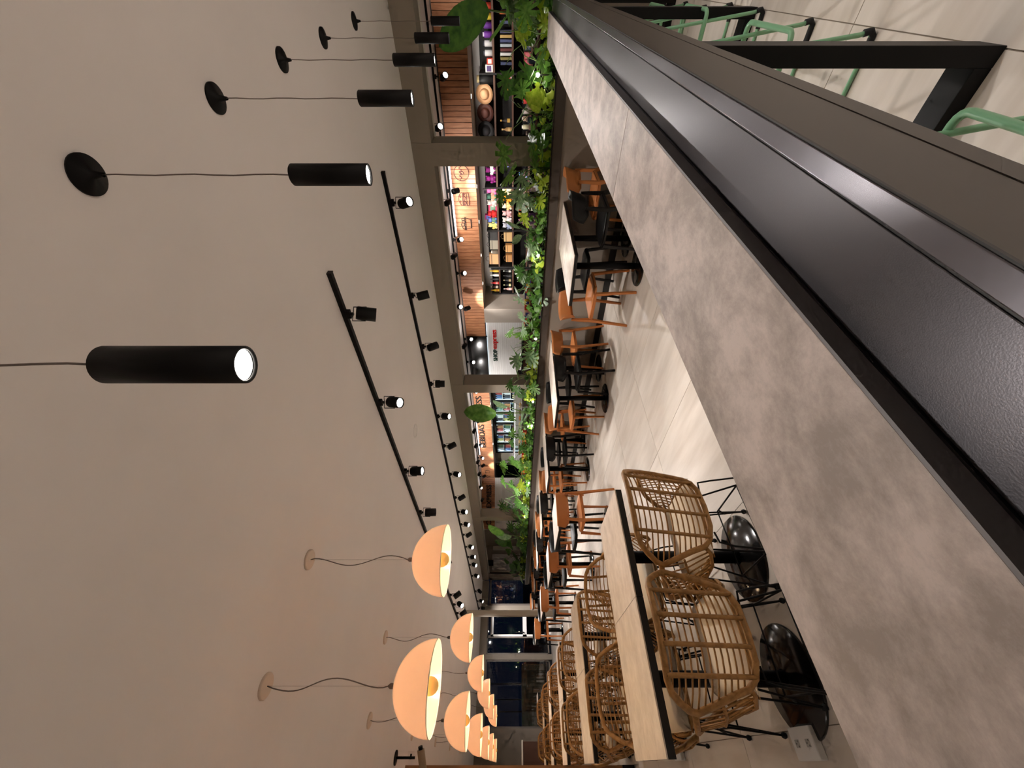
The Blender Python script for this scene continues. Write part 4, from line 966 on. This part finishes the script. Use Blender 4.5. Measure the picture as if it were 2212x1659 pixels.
for nm, m in zip('dmgy', LEAFS):
    LM['mon' + nm] = fan_leaf(monstera()).mesh('leaf', m)
    LM['pal' + nm] = fan_leaf(palmate(), c=(0, .45)).mesh('leaf', m)
    LM['hrt' + nm] = fan_leaf(hs).mesh('leaf', m)
    LM['pad' + nm] = MB().grid(paddle, 14, 4).mesh('leaf', m)
    LM['lan' + nm] = MB().grid(lance, 6, 2).mesh('leaf', m)
CAMD = V((-.75, -.55, .25))
def leafM(base, tip, nrm_, size):
    y_ = V(tip).normalized(); z_ = V(nrm_); z_ = (z_ - y_ * z_.dot(y_))
    if z_.length < 1e-4: z_ = y_.orthogonal()
    z_.normalize(); x_ = y_.cross(z_)
    M = Matrix(((x_.x, y_.x, z_.x, base[0]), (x_.y, y_.y, z_.y, base[1]), (x_.z, y_.z, z_.z, base[2]), (0, 0, 0, 1)))
    return M @ Matrix.Diagonal((size, size, size, 1))
def plant(name, label, x, y, kinds, n, hmin, hmax, spread, size, stem=STEM, group='plants in the trough', r=.005, seed=0, up=.3):
    n = max(7, int(n * .8)); size *= 1.15; hmax *= .95; rr = random.Random(seed)
    t = thing(name, label, 'plant', (x, y, .90), 0, group)
    mb = MB()
    for k in range(n):
        a = rr.uniform(0, 6.28); h = hmin + (hmax - hmin) * (k + .5) / n; sp = spread * rr.uniform(.35, 1)
        dx, dy = math.cos(a) * sp * .55, math.sin(a) * sp
        p0 = V((rr.uniform(-.03, .03), rr.uniform(-.04, .04), 0)); p3 = V((dx, dy, h))
        p1 = V((p0.x * 1.2, p0.y * 1.2, h * .45)); p2 = V((dx * .55, dy * .55, h * .85))
        pts = [p0, p0.lerp(p1, .5), p1, p2, p3]
        mb.tube(pts, r, 5, rs=[r, r, r * .9, r * .8, r * .6])
        out = V((dx, dy, 0)); out = out.normalized() if out.length > .01 else V((1, 0, 0))
        tip = out * 1.0 + V((0, 0, up * rr.uniform(-1.6, 1.6) - .15))
        nn = V((rr.uniform(-.5, .2), rr.uniform(-.6, .3), rr.uniform(.4, 1.1))) + CAMD * rr.uniform(.5, 1.4)
        s_ = size * rr.uniform(.75, 1.15)
        o = link('leaf', LM[rr.choice(kinds)], t); o.matrix_local = leafM(p3, tip, nn, s_)
    ob('stem', mb, stem, t)
    return t
XPm = 5.03
# big-leaved plants in clumps along the trough
plant('split_leaf_plant', 'large glossy split-leaf plant at the counter end of the trough', XPm, 0.42, ['mond', 'monm', 'monm'], 13, .10, .62, .30, .26, seed=1)
plant('split_leaf_plant', 'lime green split-leaf plant beside the counter end', XPm - .02, 0.66, ['mony', 'monm', 'hrty'], 11, .08, .42, .22, .22, seed=2)
plant('split_leaf_plant', 'dark split-leaf plant standing under the first shelf gap', XPm, 0.02, ['mond', 'mong', 'monm'], 11, .10, .60, .26, .26, seed=3)
plant('split_leaf_plant', 'sparse plant with one wide split leaf near the first column', XPm - .02, 1.08, ['mond', 'monm'], 9, .12, .58, .30, .27, seed=4)
plant('split_leaf_plant', 'pale split-leaf plant in front of the first column', XPm - .02, 1.62, ['monm', 'mong', 'mony'], 12, .10, .62, .26, .26, seed=5)
plant('split_leaf_plant', 'bright split-leaf plant just past the first column', XPm, 1.88, ['monm', 'monm', 'mony'], 10, .08, .42, .22, .22, seed=6)
plant('silver_leaf_plant', 'grey-green narrow-leaved plant before the plush toys', XPm, 2.36, ['lang', 'padg', 'lang'], 11, .12, .44, .16, .19, seed=7, up=.9)
plant('split_leaf_plant', 'dark split-leaf plant before the handbag shelf', XPm, 2.72, ['mond', 'mong'], 10, .10, .42, .20, .22, seed=8)
plant('split_leaf_plant', 'very dark bushy split-leaf plant before the bottle shelf', XPm, 3.20, ['mond', 'mond', 'palg', 'mond'], 15, .10, .46, .24, .23, seed=9)
plant('split_leaf_plant', 'thin split-leaf plant before the grey pier', XPm, 3.92, ['monm', 'mong', 'mony'], 9, .12, .56, .22, .22, seed=10)
plant('split_leaf_plant', 'split-leaf plant below the word express', XPm, 4.30, ['mong', 'monm'], 9, .12, .50, .24, .24, seed=11)
plant('split_leaf_plant', 'dark split-leaf plant at the second column', XPm, 5.02, ['mond', 'mond', 'monm'], 11, .12, .60, .30, .24, seed=12)
plant('split_leaf_plant', 'grey-green plant before the fridges', XPm, 6.55, ['mong', 'lang', 'mond'], 10, .10, .50, .26, .24, seed=13)
plant('split_leaf_plant', 'dark low plant past the fridges', XPm, 7.3, ['mond', 'monm'], 10, .10, .56, .30, .27, seed=14)
plant('split_leaf_plant', 'tall pale split-leaf plant before the cafe sign', XPm, 8.45, ['monm', 'mony', 'monm'], 11, .15, .82, .42, .30, seed=15)
plant('split_leaf_plant', 'wide green split-leaf plant under the cafe sign', XPm, 9.3, ['monm', 'mong', 'mond'], 15, .12, .74, .40, .30, seed=16)
plant('finger_leaf_plant', 'dark finger-leaved plant beside the third column', XPm, 10.55, ['pald', 'palg', 'pald'], 14, .15, .80, .28, .34, seed=17, stem=STEMB)
plant('finger_leaf_plant', 'dark finger-leaved bush past the third column', XPm, 11.9, ['pald', 'palm', 'mond'], 14, .12, .62, .40, .32, seed=18, stem=STEMB)
plant('round_leaf_plant', 'dark round-leaved bush before the grey wall panel', XPm, 13.3, ['hrtd', 'hrtd', 'hrtm'], 18, .12, .74, .42, .28, seed=19, stem=STEMB)
plant('round_leaf_plant', 'drooping narrow-leaved plant at the end of the trough', XPm, 14.8, ['lang', 'padg', 'lanm'], 14, .12, .62, .40, .42, seed=20)
# paddle-leaved bird-of-paradise plants
def paddle_plant(label, x, y, specs, seed):
    t = thing('paddle_leaf_plant', label, 'plant', (x, y, .90), 0, 'paddle-leaved plants')
    for (bx, by, h, tip, nn, s_, k) in specs:
        p3 = V((bx, by, h)); p0 = V((0.02 * (k == 'padd'), .02 * (bx > 0), 0))
        ob('stem', MB().tube([p0, V((bx * .25, by * .25, h * .5)), V((bx * .7, by * .7, h * .85)), p3], .011, 7, rs=[.013, .011, .009, .007]), STEM, t)
        o = link('leaf', LM[k], t); o.matrix_local = leafM(p3, tip, nn, s_)
paddle_plant('tall plant with one huge dark paddle leaf by the last tube pendant', XPm, 0.30, [(-.03, -.04, .66, (.10, .30, .66), (-1, -.4, .25), .60, 'padd'), (.05, -.12, .62, (.1, -.6, .5), (-.9, -.5, .4), .42, 'padg'), (.0, -.05, .50, (0, -.9, .1), (-.7, -.3, .9), .34, 'padm')], 1)
paddle_plant('tall plant with a big mid-green paddle leaf before the second opening', XPm, 6.05, [(0, .0, .78, (.1, .12, 1), (-.85, -.65, .1), .68, 'padm'), (.05, -.14, .55, (.1, -.25, .9), (-1, .1, .3), .32, 'padg')], 2)
paddle_plant('tall plant with two crossing paddle leaves before the grey far wall', XPm, 11.9, [(0, -.25, .72, (0, -.5, .55), (-.8, -.5, .4), .60, 'padm'), (0, .25, .62, (.1, .7, .6), (-.9, -.3, .3), .66, 'padd'), (.05, 0, .5, (0, .2, 1), (-.9, -.4, .2), .5, 'padg')], 3)
# trailing low greenery: one small plant every few centimetres along the trough
def tuft(seed, m, n=34, stemless=True):
    rr = random.Random(seed); mb = MB(); hm = fan_leaf(hs)
    for k in range(n):
        p = V((rr.uniform(-.14, .16), rr.uniform(-.15, .15), rr.uniform(0.01, .17) + (.05 if rr.random() < .2 else 0)))
        tip = V((rr.uniform(-1, .6), rr.uniform(-1, 1), rr.uniform(-.6, .7))); nn = V((rr.uniform(-1, 0), rr.uniform(-1, .3), rr.uniform(.1, 1)))
        M = leafM(p, tip, nn, rr.uniform(.055, .105)); b = len(mb.v)
        mb.v += [tuple(M @ V(q)) for q in hm.v]; mb.f += [tuple(b + i for i in f) for f in hm.f]; mb.sm += hm.sm
    return mb.mesh('foliage', m)
tm = [tuft(31, LEAFM), tuft(32, LEAFY), tuft(33, LEAFD), tuft(34, LEAFM, 26), tuft(35, LEAFY, 22)]
def nth(n): return '%d%s' % (n, 'th' if 10 < n % 100 < 14 else {1: 'st', 2: 'nd', 3: 'rd'}.get(n % 10, 'th'))
sm_ = MB()
for k in range(7): a = k * .9; sm_.tube([(0, 0, 0), (.05 * math.cos(a), .06 * math.sin(a), .08), (.1 * math.cos(a), .12 * math.sin(a), .12)], .003, 4)
sm_ = sm_.mesh('stem', STEM)
nT = 58
for k in range(nT):
    y = -.15 + k * 15.4 / (nT - 1)
    t = thing('trailing_plant', 'low trailing heart-leaved plant along the trough, among identical neighbours', 'plant', (XPm + rnd.uniform(-.03, .05), y, .90), rnd.uniform(-.3, .3), 'trailing plants along the trough')
    ti = rnd.choice([0, 0, 1, 2, 3, 4, 1] if k < 40 else [0, 1, 1, 2, 4])
    t['label'] = '%s trailing plant in the trough, %s from the bar counter end' % (['mid-green', 'lime green', 'dark green', 'thin mid-green', 'thin lime green'][ti], nth(k + 1))
    f = link('foliage', tm[ti], t); f['kind'] = 'stuff'
    link('stem', sm_, t)
# small glowing globes set among the plants
for k, (y, z) in enumerate([(0.72, 1.10), (2.64, 1.01), (4.07, .985), (5.58, .975), (6.3, .975), (8.51, .97), (10.3, 1.02)]):
    t = thing('glow_globe', 'small round glowing globe among the plants, %s along the trough' % ORD[k], 'light', (XP + .07, y, .90), 0, 'little glowing globes in the trough')
    ob('bulb', MB().ball((0, 0, z - .90), .02, 10), LENS, t); ob('spike', MB().tube([(0, 0, 0), (0, 0, z - .915)], .006, 6), BLACK, t)
    l = bpy.data.lights.new('garden', 'POINT'); l.energy = 0.5; l.color = (1, .9, .7); l.shadow_soft_size = .03
    o = bpy.data.objects.new('garden', l); COL.objects.link(o); o.parent = t; o.location = (-.02, 0, z - .86)

# parents of the hidden prototype meshes never stay at the origin
bpy.context.view_layer.update()
